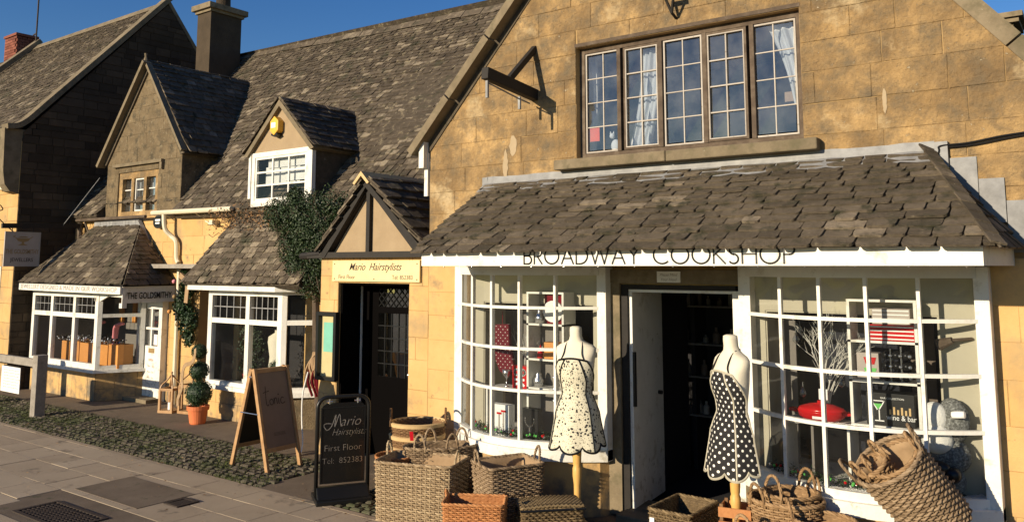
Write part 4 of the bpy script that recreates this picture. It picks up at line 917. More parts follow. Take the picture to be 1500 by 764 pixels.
b=MB();plate(b,Fr((0,1.01,0),(1,0,0),(0,0,1)),[(-13.78,3.10),(-13.62,3.10),(-13.62,3.135),(-13.78,3.135)],0,.002);plate(b,Fr((0,1.01,0),(1,0,0),(0,0,1)),[(-13.77,3.05),(-13.64,3.05),(-13.64,3.08),(-13.77,3.08)],0,.002);b.build('lettering','paper',ab)
b=MB();b.tube([(-16.5,.95,3.20),(-14.0,.95,3.19)],.03);b.tube([(-16.2,.95,3.17),(-15.9,1.0,2.7)],.012);b.tube([(-16.45,1.0,3.15),(-16.45,1.0,2.6)],.05);b.build('gutter','oak',gh)
b=MB();b.prism([(-16.1,.80,2.62),(-15.3,.80,2.62),(-15.3,1.09,2.78),(-16.1,1.09,2.78)],(0,0,.05));b.build('stone_ledge','dress',gh)

# ================================================================== LEFT HOUSE
lh=thing('stone_house','tall stone house at the left with a dark rubble gable end and coped verge','house',(-19,0,0),world=True)
rl=random.Random(51)
FL=Fr((0,0,0),(1,0,0),(0,0,1));LW=(-18.9,-17.78,3.42,4.5);LD=(-19.5,-17.35,.5,2.3)
b=MB();wall(b,FL,(-23.3,-16.85,-.02,4.7),[LW,LD],(),.3)
fsd=Fr((-16.85,0,0),(0,1,0),(0,0,1));RY,RZ=2.85,8.15
sl_=(RZ-4.75)/(RY+.1)
hps=[(-sl_,1,RZ-sl_*RY),(1.30,1,RZ+1.30*RY)]
wall(b,fsd,(.31,6.5,-.02,8.3),(),hps,.3);b.build('wall','rubble',lh)
b=MB();ashlar(b,FL,(-23.3,-16.85,0,4.7),[LW,LD],ch=(.25,.36),bw=(.5,.9),gap=.003,th=.005,lo=.1,hi=.8,rnd=rl);b.build('stone_facing','ashlar_low',lh)
b=MB();ashlar(b,fsd,(0.0,6.5,0,8.3),(),hps,ch=(.10,.19),bw=(.2,.55),gap=.01,th=.014,lo=0,hi=.9,rnd=rl);b.build('stone_facing','rubble',lh)
b=MB() # coping with curved kneeler
pts=smooth_path([(-.30,4.95),(-.12,4.98),(.05,5.10),(.25,5.32),(.6,5.72),(RY-.1,RZ+.0),(RY,RZ+.12)],6)
for p,q in zip(pts,pts[1:]):
    b.beam((-16.92,p.x,p.y),(-16.92,q.x,q.y),.28,.10,(0,-.7,.7))
b.beam((-16.95,RY,RZ+.10),(-16.95,RY+1.6,RZ+.10-1.6*1.30),.20,.08,(0,.7,.7))
b.build('verge_coping','dress',lh)
b=MB();pts=[(-.32,4.92),(-.30,4.1),(-.26,3.85),(-.16,3.72),(.0,3.68),(.0,4.75),(.1,4.92)];b.prism([(-17.12,p[0],p[1]) for p in pts],(.26,0,0));b.build('kneeler','dress',lh)
v=V((0,RY+.3,RZ-4.72)).normalized();fr=Fr((-23.3,-.3,4.72),(1,0,0),v);LL=math.hypot(RY+.3,RZ-4.72)
b=MB();plate(b,fr,[(0,0),(6.25,0),(6.25,LL),(0,LL)],-.1,-.01,.3);b.add([(-23.3,RY,RZ),(-16.9,RY,RZ),(-16.9,7,RZ-1.3*4.15),(-23.3,7,RZ-1.3*4.15)],[(0,1,2,3)],.3);lr=b.build('roof','tile',lh)
b=MB();tiles(b,fr,0,6.22,LL,.13,.08,(.11,.24),.013,rnd=rl,lo=.1,hi=1,pale=.05);b.build('roof_tiles','tile_pale',lr)
b=MB()
for i in range(15): x=-23.3+i*.415;b.prism([(x,RY-.13,RZ-.06),(x,RY,RZ+.10),(x,RY+.13,RZ-.06)],(.41,0,0),rl.random())
b.build('ridge_tiles','dress',lr)
b=MB();b.box(-23.3,-17.15,-.36,-.26,4.60,4.70);b.build('gutter','black',lh)
b=MB();frame4(b,FL,LW,.07,-.12,-.04);gridbars(b,FL,(LW[0]+.07,LW[1]-.07,LW[2]+.07,LW[3]-.07),3,4,.03,-.1,-.06);lw=b.build('window','white',lh)
b=MB();pane(b,FL,LW,-.09);b.build('pane','glassup',lw);b=MB();b.box(LW[0]-.1,LW[1]+.1,.6,.65,3.3,4.6);b.box(LD[0],LD[1],.6,.65,.3,2.4);b.build('room','navy',lh)
b=MB();frame4(b,FL,LD,.10,-.12,.02);gridbars(b,FL,(LD[0]+.1,LD[1]-.1,LD[2]+.1,LD[3]-.1),3,2,.05,-.1,-.02);b.build('window','white',lh)
b=MB();b.box(-17.60,-17.35,-.10,-.0,3.78,4.12);b.build('wall_vent','creamplastic',lh,bevel=.01)
b=MB();b.box(-15.98,-15.48,3.05,3.82,5.3,7.80,.4);lc=b.build('chimney','rubble',lh)
b=MB();b.box(-16.02,-15.44,3.01,3.86,7.80,7.86);b.box(-16.08,-15.38,2.95,3.92,7.862,7.98);b.build('chimney_cap','dress',lc);b=MB();b.lathe([(.16,7.982),(.15,8.35),(.17,8.4)],(-15.72,3.5,0));b.build('chimney_pot','rubble',lc)
# far left house + brick chimney
fh=thing('neighbouring_house','distant stone house end at the far left carrying a red brick chimney','house',(-26,3,0),world=True)
b=MB();b.box(-34,-23.32,-.2,6.5,-.02,4.7,.4);b.prism([(-34,-.4,4.7),(-34,2.9,8.0),(-34,6.5,4.7)],(10.6,0,0),.4);b.build('wall','rubble',fh)
b=MB();b.beam((-23.35,-.6,4.75),(-23.35,2.95,8.40),.30,.12,(0,-.7,.7));b.build('verge_coping','dress',fh)
v=V((0,3.3,3.3)).normalized();fr=Fr((-34,-.42,4.75),(1,0,0),v);b=MB();tiles(b,fr,0,10.5,4.7,.2,.12,(.2,.36),.018,rnd=rl);b.build('roof_tiles','tile_pale',fh)
b=MB()
cx0,cx1,cy0,cy1=-25.38,-24.63,2.90,3.45
for i in range(28):
    z=6.6+i*.078;
    for k in range(4):
        x=cx0+(cx1-cx0)*(k+(.5 if i%2 else 0))/4-.1; a=max(cx0,x);c=min(cx1,x+.19);
        if c-a>.02:b.box(a,c,cy0,cy0+.02,z,z+.068)
    for k in range(4):
        y=cy0+.02+(cy1-cy0-.02)*(k+(.5 if i%2 else 0))/4-.06;a=max(cy0+.021,y);c=min(cy1,y+.12)
        if c-a>.02:b.box(cx1-.02,cx1,a,c,z,z+.068)
b.box(cx0+.005,cx1-.024,cy0+.024,cy1,6.6,8.78,.1);b.box(cx0-.03,cx1+.03,cy0-.03,cy1+.03,8.79,8.86)
b.build('brick_chimney','brick',fh)
ta=thing('tv_aerial','thin television aerial mast rising beside the brick chimney','aerial',(-23.5,2.7,8.5),world=True)
b=MB();b.tube([(-23.3,2.85,8.3),(-23.3,2.85,10.2)],.022);b.tube([(-23.3,2.85,8.6),(-23.6,2.9,8.6)],.02);b.build('mast','iron',ta)
b=MB();b.tube([(-23.9,2.5,10.05),(-22.9,3.1,10.15)],.014)
for i in range(8): f=i/7;x=-23.9+f*1.0;y=2.5+.6*f;b.tube([(x-.0,y-.14,10.05+.1*f),(x+.0,y+.14,10.05+.1*f)],.006,5)
b.tube([(-22.3,2.4,10.15),(-21.6,2.8,9.98)],.012);b.build('antenna','iron',ta)
# hanging sign
hs_=thing('hanging_sign','square grey hanging sign for the jeweller with a gold bowl emblem','sign',(-16.4,0,3),world=True)
Fh=Fr((-16.40,-.37,2.30),(0,1,0),(0,0,1))
b=MB();plate(b,Fh,[(0,0),(.62,0),(.62,.64),(0,.64)],-.03,0);b.build('board','signgrey',hs_)
b=MB();frame4(b,Fh,(0,.62,0,.64),.012,0.0005,.006);b.build('border','lettergrey',hs_)
text('THE GOLDSMITHY',.115,Fr(Fh.p(.31,.235,0),Fh.u,Fh.v),'gold',hs_,sx=.60,bold=.002);text('JEWELLERS',.095,Fr(Fh.p(.31,.09,0),Fh.u,Fh.v),'darklet',hs_,sx=.86,bold=.001)
b=MB();z=.42;plate(b,Fh,[(.19,z+.10),(.44,z+.10),(.40,z+.05),(.33,z+.03),(.33,z-.0),(.40,z-.03),(.22,z-.03),(.29,z-.0),(.29,z+.03),(.22,z+.05)],.001,.004);plate(b,Fh,[(.22,z+.115),(.41,z+.115),(.36,z+.135),(.27,z+.135)],.001,.004);strokes(b,Fh,[[(.20,z+.10),(.14,z+.13),(.18,z+.15)],[(.43,z+.10),(.48,z+.13)]],.012,.003);b.build('bowl_emblem','gold',hs_)
b=MB();b.beam((-16.44,-.42,3.04),(-16.44,1.09,3.10),.06,.09);b.tube([(-16.41,-.25,3.0),(-16.41,-.25,2.93)],.008);b.tube([(-16.41,.12,3.02),(-16.41,.12,2.93)],.008);b.build('beam','blacktimber',hs_)
b=MB();b.tube(smooth_path([(-16.84,-.05,2.95),(-16.9,-.30,3.2),(-16.9,-.38,3.38),(-16.9,-.30,3.45),(-16.9,-.24,3.37),(-16.9,-.31,3.34)],5),.010);b.build('scroll','black',hs_)
w=MB();w.tube([(-16.42,.65,3.08),(-15.95,1.08,4.02)],.008,5);tag(w.build('stay_wire','lead'),'thin stay wire slanting from the hanging sign beam up to the stone gable','wire')
# ================================================================== BASKETS
def path_fn(hx,hy,rc,rnd=False):
    if rnd:
        N_=96;P=[(hx*math.cos(2*PI*i/N_),hy*math.sin(2*PI*i/N_)) for i in range(N_)]
    else:
        P=[]
        for cx,cy,a0 in ((hx-rc,hy-rc,0),(-(hx-rc),hy-rc,90),(-(hx-rc),-(hy-rc),180),(hx-rc,-(hy-rc),270)):
            for i in range(7): a=R(a0+90*i/6);P.append((cx+rc*math.cos(a),cy+rc*math.sin(a)))
    L=[0]
    n=len(P)
    for i in range(n): a=P[i];b=P[(i+1)%n];L.append(L[-1]+math.hypot(b[0]-a[0],b[1]-a[1]))
    T=L[-1]
    def f(u):
        s=(u%1)*T
        lo=0;hi=n
        while hi-lo>1:
            m=(lo+hi)//2
            if L[m]<=s:lo=m
            else:hi=m
        a=P[lo];b=P[(lo+1)%n];k=(s-L[lo])/max(1e-9,L[lo+1]-L[lo])
        x=a[0]+(b[0]-a[0])*k;y=a[1]+(b[1]-a[1])*k
        dx=b[0]-a[0];dy=b[1]-a[1];l=math.hypot(dx,dy)
        return x,y,dy/l,-dx/l
    return f,T
def twist(mb,pts,R0,r,turns,n=5,strands=2,closed=False):
    P=[V(p) for p in pts];m=len(P);
    for k in range(strands):
        out=[]
        for i,p in enumerate(P):
            d=(P[(i+1)%m]-P[i-1]) if closed else (P[min(i+1,m-1)]-P[max(i-1,0)])
            d.normalize();x=d.cross(V((0,0,1)))
            if x.length<.2:x=d.cross(V((0,1,0)))
            x.normalize();y=d.cross(x)
            a=2*PI*(turns*i/(m if closed else m-1)+k/strands)
            out.append(p+x*R0*math.cos(a)+y*R0*math.sin(a))
        mb.tube(out,r,n,closed=closed,t=rb.random())
rb=random.Random(77)
def basket(name,label,loc,rz,hx,hy,h,mat,rc=.05,rnd=False,taper=.12,row=.020,stake=.035,handles=(),lining=False,rim='twist',rimmat=None,rot=None,bands=(),group='wicker baskets stacked outside the cookshop',lid=False,open_slot=False,amp=None):
    t=thing(name,label,'basket',loc,rz,group)
    if rot: t.rotation_euler=rot
    f,T=path_fn(hx,hy,rc,rnd);ns=max(8,int(T/stake));ns+=ns%2
    sc=lambda z:1-taper*(1-z/h)
    wv=MB();a=(amp or stake*.24);nr=int(h/row)
    for j in range(nr):
        z=row*(j+.5);k=sc(z);pts=[];ph=rb.uniform(-.002,.002)
        for i in range(ns*2):
            u=i/(ns*2);x,y,nx,ny=f(u);o=(a if (i//2+j)%2 else -a) if i%2==0 else 0
            pts.append((x*k+nx*o,y*k+ny*o,z+ph+rb.uniform(-.0012,.0012)))
        wv.tube(pts,row*.46*rb.uniform(.85,1.1),5,closed=True,t=rb.triangular(0,1,.5),caps=False)
    for _ in range(14):
        u=rb.random();x,y,nx,ny=f(u);z=rb.uniform(.05,h);k=sc(z);tx,ty=-ny,nx;L_=rb.uniform(.02,.055)
        wv.tube([(x*k+nx*a,y*k+ny*a,z),(x*k+nx*(a+.008)+tx*L_*.6,y*k+ny*(a+.008)+ty*L_*.6,z+.004),(x*k+nx*(a+.02)+tx*L_,y*k+ny*(a+.02)+ty*L_,z+rb.uniform(-.005,.012))],row*.22,4)
    wo=wv.build('weave',mat,t,smooth=True)
    st=MB()
    for i in range(ns):
        u=i/ns;x,y,nx,ny=f(u);k0=sc(0);st.tube([(x*k0,y*k0,.0),(x,y,h)],stake*.11,5)
    st.build('stakes',mat,t)
    inn=MB();m=48
    vs=[]
    for z in (0.01,h-.01):
        k=sc(z)
        for i in range(m): x,y,nx,ny=f(i/m);vs.append((x*k-nx*a*1.0,y*k-ny*a*1.0,z))
    inn.add(vs,[(i,(i+1)%m,m+(i+1)%m,m+i) for i in range(m)]+[list(range(m))],.15);inn.build('gap_shade_liner',mat,t)  # dark liner blocks light and puts shade behind the weave gaps
    rm=MB();pts=[];m=72
    for i in range(m): x,y,nx,ny=f(i/m);pts.append((x*1.01,y*1.01,h))
    if rim=='twist': twist(rm,pts,row*.42,row*.52,T/.11,closed=True,strands=3)
    elif rim=='chip':
        vs=[]
        for (x,y,z) in pts:
            l=math.hypot(x,y);vs+= [(x*1.03,y*1.03,h-.03),(x*1.05,y*1.05,h+.004),(x*.98,y*.98,h+.012),(x*.95,y*.95,h-.02)]
        rm.add(vs,[(i*4+k,((i+1)%m)*4+k,((i+1)%m)*4+k+1,i*4+k+1) for i in range(m) for k in range(3)],.5)
    rm.build('rim',rimmat or mat,t,smooth=(rim=='twist'))
    for bz in bands:
        b=MB();k=sc(bz);vs=[]
        for (x,y,z) in pts: vs+=[(x*k*1.05,y*k*1.05,bz-.018),(x*k*1.065,y*k*1.065,bz),(x*k*1.05,y*k*1.05,bz+.018)]
        b.add(vs,[(i*3+q,((i+1)%m)*3+q,((i+1)%m)*3+q+1,i*3+q+1) for i in range(m) for q in range(2)],.5);b.build('band','chip_rim',t)
    for hd in handles:     # (u centre, half width, height, lean)
        u0,hw,hh=hd[:3];x,y,nx,ny=f(u0);tx,ty=-ny,nx
        ln=hd[3] if len(hd)>3 else .2
        P=[]
        for i in range(19):
            an=PI*i/18;P.append((x+tx*hw*math.cos(an)+nx*ln*hh*math.sin(an),y+ty*hw*math.cos(an)+ny*ln*hh*math.sin(an),h-.03+(hh+.03)*math.sin(an)**.8))
        b=MB();twist(b,P,.006,.0075,4.5,strands=3);b.build('handle',mat,t,smooth=True)
    if lining:
        b=MB();m=72;vs=[]
        for k2,(ox,z) in enumerate(((-.002,h-.012),(-.006,h+.004),(-.016,h+.002),(-.03,h-.05),(-.035,.03))):
            for i in range(m):
                x,y,nx,ny=f(i/m);k=sc(min(z,h));w=.005*math.sin(i*.55+k2)+.004*math.sin(i*.23)
                vs.append((x*k+nx*(ox+a*.6+w*.6),y*k+ny*(ox+a*.6+w*.6),z+w))
        fs=[]
        for q in range(4):
            for i in range(m): fs.append((q*m+i,q*m+(i+1)%m,(q+1)*m+(i+1)%m,(q+1)*m+i))
        fs.append([4*m+i for i in range(m)])
        b.add(vs,fs,.5);b.build('lining','hessian',t,smooth=True)
    if lid:
        b=MB();nr=int(2*hy/.024)
        for j in range(nr+1):
            y=-hy-.01+(2*hy+.02)*j/nr;pts=[(-hx-.012+(2*hx+.024)*i/30,y,h+.014+.006*(1 if (i+j)%2 else -1)+.012*math.cos(PI*(i/30-.5))) for i in range(31)]
            b.tube(pts,.0125,5,t=rb.random())
        b.box(-hx-.005,hx+.005,-hy-.005,hy+.005,h+.002,h+.01,.2);b.build('lid',mat,t,smooth=True)
        b=MB();b.tube([(-hx-.015,-hy-.015,h-.006),(hx+.015,-hy-.015,h-.006),(hx+.015,hy+.015,h-.006),(-hx-.015,hy+.015,h-.006)],.011,6,closed=True);b.build('leather_edge','black',t)
        b=MB();b.box(-hx-.03,-hx-.008,-.06,.06,h-.06,h-.045);b.box(-hx-.03,-hx-.008,-.06,-.05,h-.06,h-.02);b.box(-hx-.03,-hx-.008,.05,.06,h-.06,h-.02);b.build('handle','black',t)
    return t
basket('log_basket','big rectangular grey willow basket with a hessian lining, nearest the black pavement sign',(-5.335,-1.145,0),R(18),.38,.235,.52,'pale_willow',rc=.05,taper=.04,row=.0185,stake=.046,handles=[(.385,.05,.12,.1),(.885,.05,.12,.1)],lining=True)
basket('storage_basket','small bright orange willow basket at the front of the pile',(-4.37,-1.56,0),R(30),.245,.15,.40,'orange_willow',rc=.03,taper=.08,row=.016,stake=.030,handles=[(.36,.035,.05,.3),(.86,.035,.05,.3)])
basket('lidded_basket','dark seagrass hamper with a lid and black leather edging below the cream print apron',(-3.91,-1.15,0),R(46),.25,.125,.35,'seagrass',rc=.015,taper=.03,row=.020,stake=.026,lid=True,amp=.008)
basket('log_basket','square grey willow basket with a hessian lining between the orange basket and the bow window',(-4.49,-.955,0),R(62),.265,.21,.575,'grey_willow',rc=.035,taper=.16,row=.018,stake=.042,handles=[(.38,.05,.12,.2),(.88,.05,.12,.2)],lining=True)
for i,(z,hh) in enumerate(((0,.44),(.12,.44),(.24,.45))):
    lab=['lowest of three nested round baskets with pale wooden rims beside the porch','middle one of three nested round baskets with pale wooden rims beside the porch','topmost round basket of the nested stack, holding a red tag and hoop handles'][i]
    bt=basket('round_basket',lab,(-6.03+.012*i,-.48,z),R(20*i),.285,.25,hh,'brown_willow',rnd=True,taper=.22,row=.015,stake=.032,rim='chip',rimmat='chip_rim',handles=[(.5,.10,.13,.0),(.0,.10,.13,.0)] if i==2 else (),group='nested round baskets with wooden rims')
tg=MB();tg.obox((-5.86,-.735,.60),(V((.75,.66,0)).normalized(),V((-.3,.2,.9)).normalized(),V((.6,-.7,.1)).normalized()),(.018,.045,.002));tag(tg.build('price_tag','red'),'red cardboard tag hanging on the topmost round basket','tag')
basket('oval_basket','oval grey willow basket with four hoop handles behind the big rectangular one',(-5.46,-.74,0),R(48),.36,.175,.56,'grey_willow',rnd=True,taper=.14,row=.018,stake=.040,handles=[(.62,.055,.14,.1),(.80,.055,.14,.1),(.12,.055,.13,.1),(.30,.055,.13,.1)])
basket('round_basket','golden rimmed round basket peeping out left of the big rectangular basket',(-5.80,-1.02,0),0,.19,.19,.47,'orange_willow',rnd=True,taper=.2,row=.016,stake=.032)
basket('square_basket','open square seagrass basket standing in front of the shop doorway',(-2.98,-.58,0),R(-2),.18,.255,.37,'seagrass',rc=.012,taper=.03,row=.019,stake=.024,amp=.009)
tg=MB();tg.box(-3.155,-3.115,-.846,-.842,.22,.31);tag(tg.build('price_tag','paper'),'white price tag on the seagrass basket by the doorway','tag')
G2='wicker baskets below the right bow window'
basket('round_basket','wide round brown willow basket with twisted hoop handles below the right window',(-2.09,-.74,.0),0,.265,.235,.60,'golden_willow',rnd=True,taper=.24,row=.019,stake=.038,handles=[(.66,.07,.13,.2),(.16,.07,.13,.2)],group=G2)
basket('round_basket','smaller round basket nested inside the wide round brown one',(-2.06,-.72,.30),R(35),.20,.18,.34,'golden_willow',rnd=True,taper=.2,row=.018,stake=.036,handles=[(.60,.07,.15,.0),(.10,.07,.15,.0)],group=G2)
basket('round_basket','dark mouthed low basket right of the wide round one below the right window',(-1.76,-.93,.0),0,.21,.19,.55,'golden_willow',rnd=True,taper=.2,row=.018,stake=.036,handles=[(.55,.06,.12,.3)],group=G2)
basket('round_basket','small basket with one tall hoop handle in front of the wide round one',(-2.20,-1.10,.0),0,.13,.12,.44,'golden_willow',rnd=True,taper=.2,row=.017,stake=.034,handles=[(.70,.075,.13,.1)],group=G2)
basket('log_basket','low brown basket carrying the tilted stack under the right window',(-1.22,-.90,.0),R(5),.27,.20,.47,'brown_willow',rc=.04,taper=.06,row=.019,stake=.040,group=G2)
axis=V((-.47,-.47,.75)).normalized()
q=axis.to_track_quat('Z','Y');eu=(q.to_matrix().to_4x4()@Matrix.Rotation(R(20),4,'Z')).to_euler()
base=V((-1.08,-.62,.58))
for i,(hx,hy,hh,o,lab) in enumerate(((.25,.225,.56,0,'large tilted grey willow basket leaning against the right bow window'),(.165,.165,.44,.12,'lined basket nested deepest inside the tilted grey basket'),(.10,.10,.34,.24,'smallest lined basket sticking out of the tilted nest'))):
    off=(q@V((0,[0,.035,-.085][i],0)))+(q@V(([0,.04,-.06][i],0,0)))
    basket('log_basket',lab,base+axis*o+off,0,hx,hy,hh,'grey_willow' if i==0 else 'golden_willow',rnd=True,taper=.12,row=.0195,stake=.040,rot=eu,handles=[(.60,.075,.15,.15),(.10,.075,.15,.15)] if i==0 else [(.5+.1*i,.06,.12,.0),(.1*i,.06,.12,.0)],lining=(i>0),group='tilted nest of log baskets')
cr_=thing('wooden_crate','reddish slatted wooden crate tucked beside the polka dot mannequin','crate',(-2.44,-.80,0),R(10))
for k in range(5):
    b=MB();b.box(-.12,.12,-.11,-.10,.04+k*.10,.11+k*.10,rb.random());b.box(-.12,.12,.10,.11,.04+k*.10,.11+k*.10,rb.random());b.box(-.12,-.11,-.10,.10,.04+k*.1,.11+k*.1);b.box(.11,.12,-.10,.10,.04+k*.1,.11+k*.1);b.build('slat','orange_willow',cr_)
b=MB();[b.box(sx*.10-.012,sx*.10+.012,sy*.09-.008,sy*.09+.008,0,.53) for sx in(-1,1) for sy in(-1,1)];b.build('corner_post','brown_willow',cr_)

# ================================================================== MANNEQUINS
def mannequin(label,loc,rz,apmat,trim,lean=0):
    t=thing('mannequin',label,'mannequin',loc,rz,'dressmaker mannequins by the shop door')
    S=[(.90,.13,.10,0),(.96,.150,.112,0),(1.04,.160,.118,0),(1.13,.142,.105,0),(1.20,.122,.092,0),(1.28,.132,.098,-.004),(1.37,.155,.115,-.015),(1.43,.165,.120,-.018),(1.50,.170,.108,-.008),(1.55,.182,.092,0),(1.59,.180,.078,.006),(1.615,.150,.070,.010),(1.635,.095,.064,.010),(1.655,.062,.060,.006),(1.69,.052,.054,.0),(1.74,.052,.054,-.004),(1.765,.050,.052,-.004),(1.775,.030,.032,-.004)]
    n=32;vs=[];b=MB()
    def sec(z):
        for (z0,a0,b0,y0),(z1,a1,b1,y1) in zip(S,S[1:]):
            if z0<=z<=z1: k=(z-z0)/(z1-z0);return a0+(a1-a0)*k,b0+(b1-b0)*k,y0+(y1-y0)*k
        return S[0][1:] if z<S[0][0] else S[-1][1:]
    for z,a,c,yo in S:
        for i in range(n): an=2*PI*i/n;co=math.cos(an);si=math.sin(an);vs.append((a*math.copysign(abs(co)**.85,co),c*math.copysign(abs(si)**.85,si)+yo,z))
    b.add(vs,[(j*n+i,j*n+(i+1)%n,(j+1)*n+(i+1)%n,(j+1)*n+i) for j in range(len(S)-1) for i in range(n)]+[list(range(n))[::-1],[(len(S)-1)*n+i for i in range(n)]],.5)
    b.build('torso','fabric',t,smooth=True)
    b=MB();b.lathe([(.034,.0),(.034,.02),(.018,.05),(.026,.12),(.030,.40),(.040,.48),(.040,.54),(.032,.56),(.036,.58),(.046,.80),(.044,.90)],(0,0,.02),16);b.build('stand_pole','honey',t,smooth=True)
    for k in range(3):
        b=MB();a=R(90+120*k);b.tube(smooth_path([(.02*math.cos(a),.02*math.sin(a),.14),(.13*math.cos(a),.13*math.sin(a),.12),(.22*math.cos(a),.22*math.sin(a),.02)],5),.014);b.build('leg','honey',t,smooth=True)
    # apron: angles measured from the front (-y)
    zt,zb=1.505,.765;rows_=26;colsn=48;vs=[];uv=[]
    edge=[]
    def A(z): # half angle covered
        k=(zt-z)/(zt-zb)
        return R(34+ (102-34)*min(1,max(0,k)/.28)**.8)
    def pos(z,a,o=0):
        ax,c,yo=sec(max(z,1.0));fl=max(0,(1.18-z))/.48
        ax=max(ax,.12)+.010+.090*fl+o;c=c+.010+.075*fl+o
        rip=.010*fl*math.cos(a*7)
        return V((math.sin(a)*(ax+rip),-math.cos(a)*(c+rip)+yo,z))
    for j in range(rows_+1):
        for i in range(colsn+1):
            s=-1+2*i/colsn;z=zt+(zb-zt)*j/rows_
            if j>rows_*.6:
                scal=abs(math.cos(s*PI*2.0))**.6*.05+.0; k=(j/rows_-.6)/.4; z=z-scal*k+.05*k*(abs(s)**2)
            if j==0: z=zt-.02*s*s
            a=A(z)*s; p=pos(z,a);vs.append(p)
            uv.append((a*.18+.5,z))
    b=MB();b.add(vs,[(j*(colsn+1)+i,j*(colsn+1)+i+1,(j+1)*(colsn+1)+i+1,(j+1)*(colsn+1)+i) for j in range(rows_) for i in range(colsn)],.5);b.uv=uv
    ap=b.build('apron',apmat,t,smooth=True);so_=ap.modifiers.new('s','SOLIDIFY');so_.thickness=.003
    g=lambda j,i:vs[j*(colsn+1)+i]
    b=MB()
    out=lambda p:p+V((p.x,p.y,0)).normalized()*.003
    for col_ in (0,12,24-6,24+6,36,48):
        if col_ in (12,36) : b.tube([out(g(j,col_)) for j in range(0,rows_+1)],.008,5)
        elif col_ in (18,30): b.tube([out(g(j,col_+(-6 if col_==18 else 6)*0)) for j in range(0,0)],.005,5)
        else: b.tube([out(g(j,col_)) for j in range(rows_+1)],.008,5)
    b.tube([out(g(0,i)) for i in range(colsn+1)],.009,5);b.tube([out(g(rows_,i)) for i in range(colsn+1)],.009,5)
    b.build('apron_trim',trim,t)
    for sx in (-1,1):
        b=MB();p0=g(0,24+sx*21);b.tube(smooth_path([p0,(sx*.085,-.10,1.54),(sx*.075,-.055,1.615),(sx*.058,.01,1.655),(sx*.02,.07,1.66)],6),.008,6,ell=.5);b.build('strap',apmat if apmat=='dots' else trim,t)
    return t
m1=mannequin('cream mannequin wearing a black trimmed cream print apron at the left window',(-3.91,-.72,0),R(14),'print','black')
m2=mannequin('cream mannequin wearing a black polka dot apron right of the doorway',(-2.46,-.78,0),R(-32),'dots','cream')

# ================================================================== PAVEMENT SIGNS
ab_=thing('a_board','tall wooden A-board with a grey beige poster reading tonic','a-board',(-8.17,-.72,0),world=True)
def aboard_side(sx):
    top=V((-8.17+sx*.02,0,1.12));bot=V((-8.17+sx*.33,0,0.0))
    nrm=V((sx,0,.28)).normalized()
    P=lambda y,f:V((top.x+(bot.x-top.x)*f,y,top.z*(1-f)))
    b=MB()
    for y in (-.96,-.50): b.beam(P(y,0),P(y,1),.035,.05,nrm)
    b.beam(P(-.94,.03),P(-.52,.03),.045,.03,nrm);b.beam(P(-.94,.80),P(-.52,.80),.05,.03,nrm)
    return b,P,nrm
for sx in (1,-1):
    b,P,nrm=aboard_side(sx);fo=b.build('frame','pinewood',ab_,bevel=.003)
    pb=MB();c=(P(-.73,.415));pb.obox(c,(V((0,1,0)),(P(0,1)-P(0,0)).normalized(),nrm),(.205,.44,.006));pb.build('poster_panel' if sx>0 else 'backing_panel','signpaper' if sx>0 else 'black',ab_)
    if sx>0:
        up=(P(0,0)-P(0,1)).normalized();fo_=Fr(P(-.93,.72)+nrm*.008,(0,1,0),up)
        tn=MB();strokes(tn,fo_,[[(.085,.62),(.075,.50),(.075,.42),(.09,.40),(.105,.415)],[(.045,.55),(.09,.56),(.125,.565)],[(.15,.47),(.125,.455),(.125,.42),(.145,.405),(.168,.42),(.168,.455),(.15,.47)],[(.185,.475),(.185,.41)],[(.185,.44),(.20,.475),(.218,.47),(.222,.43),(.225,.408)],[(.248,.47),(.246,.42),(.255,.408)],[(.32,.465),(.30,.475),(.275,.45),(.28,.415),(.305,.405),(.335,.42)]],.009,.001,5)
        tn.ball(fo_.p(.252,.515,.001),.007);tn.build('lettering','darklet',ab_)
        tn=MB()
        for k in range(3): strokes(tn,fo_,[[(.12,.06+k*.014),(.28,.06+k*.014)]],.004,.001)
        tn.build('small_print','darklet',ab_)
b=MB();b.tube([(-8.02,-.98,.62),(-8.34,-.98,.62)],.007);b.tube([(-8.19,-.985,1.03),(-8.15,-.985,1.03)],.01);b.build('stay','silver',ab_)
ms_=thing('pavement_sign','black steel pavement sign for the hairdresser with silver script','pavement sign',(-6.38,-1.18,0))
ms_.rotation_euler=(0,0,R(57))
b=MB();w_=.255;pts=[(-w_,0,.03),(-w_,0,.90)]+[(-w_+.10-.10*math.cos(R(a)),0,.90+.10*math.sin(R(a))) for a in range(15,91,15)]+[(w_-.10+.10*math.sin(R(a)),0,.90+.10*math.cos(R(a))) for a in range(0,90,15)]+[(w_,0,.90),(w_,0,.03)]
b.tube(pts,.020,8);b.build('frame','black',ms_,smooth=True)
pb=MB();pl=[(-.215,.17),(.215,.17),(.215,.88)]+arc(.155,.88,.06,.06,0,90,5)+arc(-.155,.88,.06,.06,90,180,5);plate(pb,Fr((0,.006,0),(1,0,0),(0,0,1)),pl,0,.012);pb.build('panel','blackgloss',ms_)
pb=MB();frame4(pb,Fr((0,-.008,0),(1,0,0),(0,0,1)),(-.222,.222,.165,.90),.010,-.004,.004);pb.build('panel_edge','black',ms_)
Fm=lambda x,z:Fr((x,-.0085,z),(1,0,0),(0,0,1))
mt=MB();fq=Fm(-.19,.66)
strokes(mt,fq,[[(0,.055),(.03,.02),(.075,.06),(.115,.165),(.105,.05),(.15,.17),(.165,.06),(.18,.055)],[(0,.055),(-.0,.075),(.03,.085),(.07,.08)]],.008,.001,5);mt.build('swash','silver',ms_)
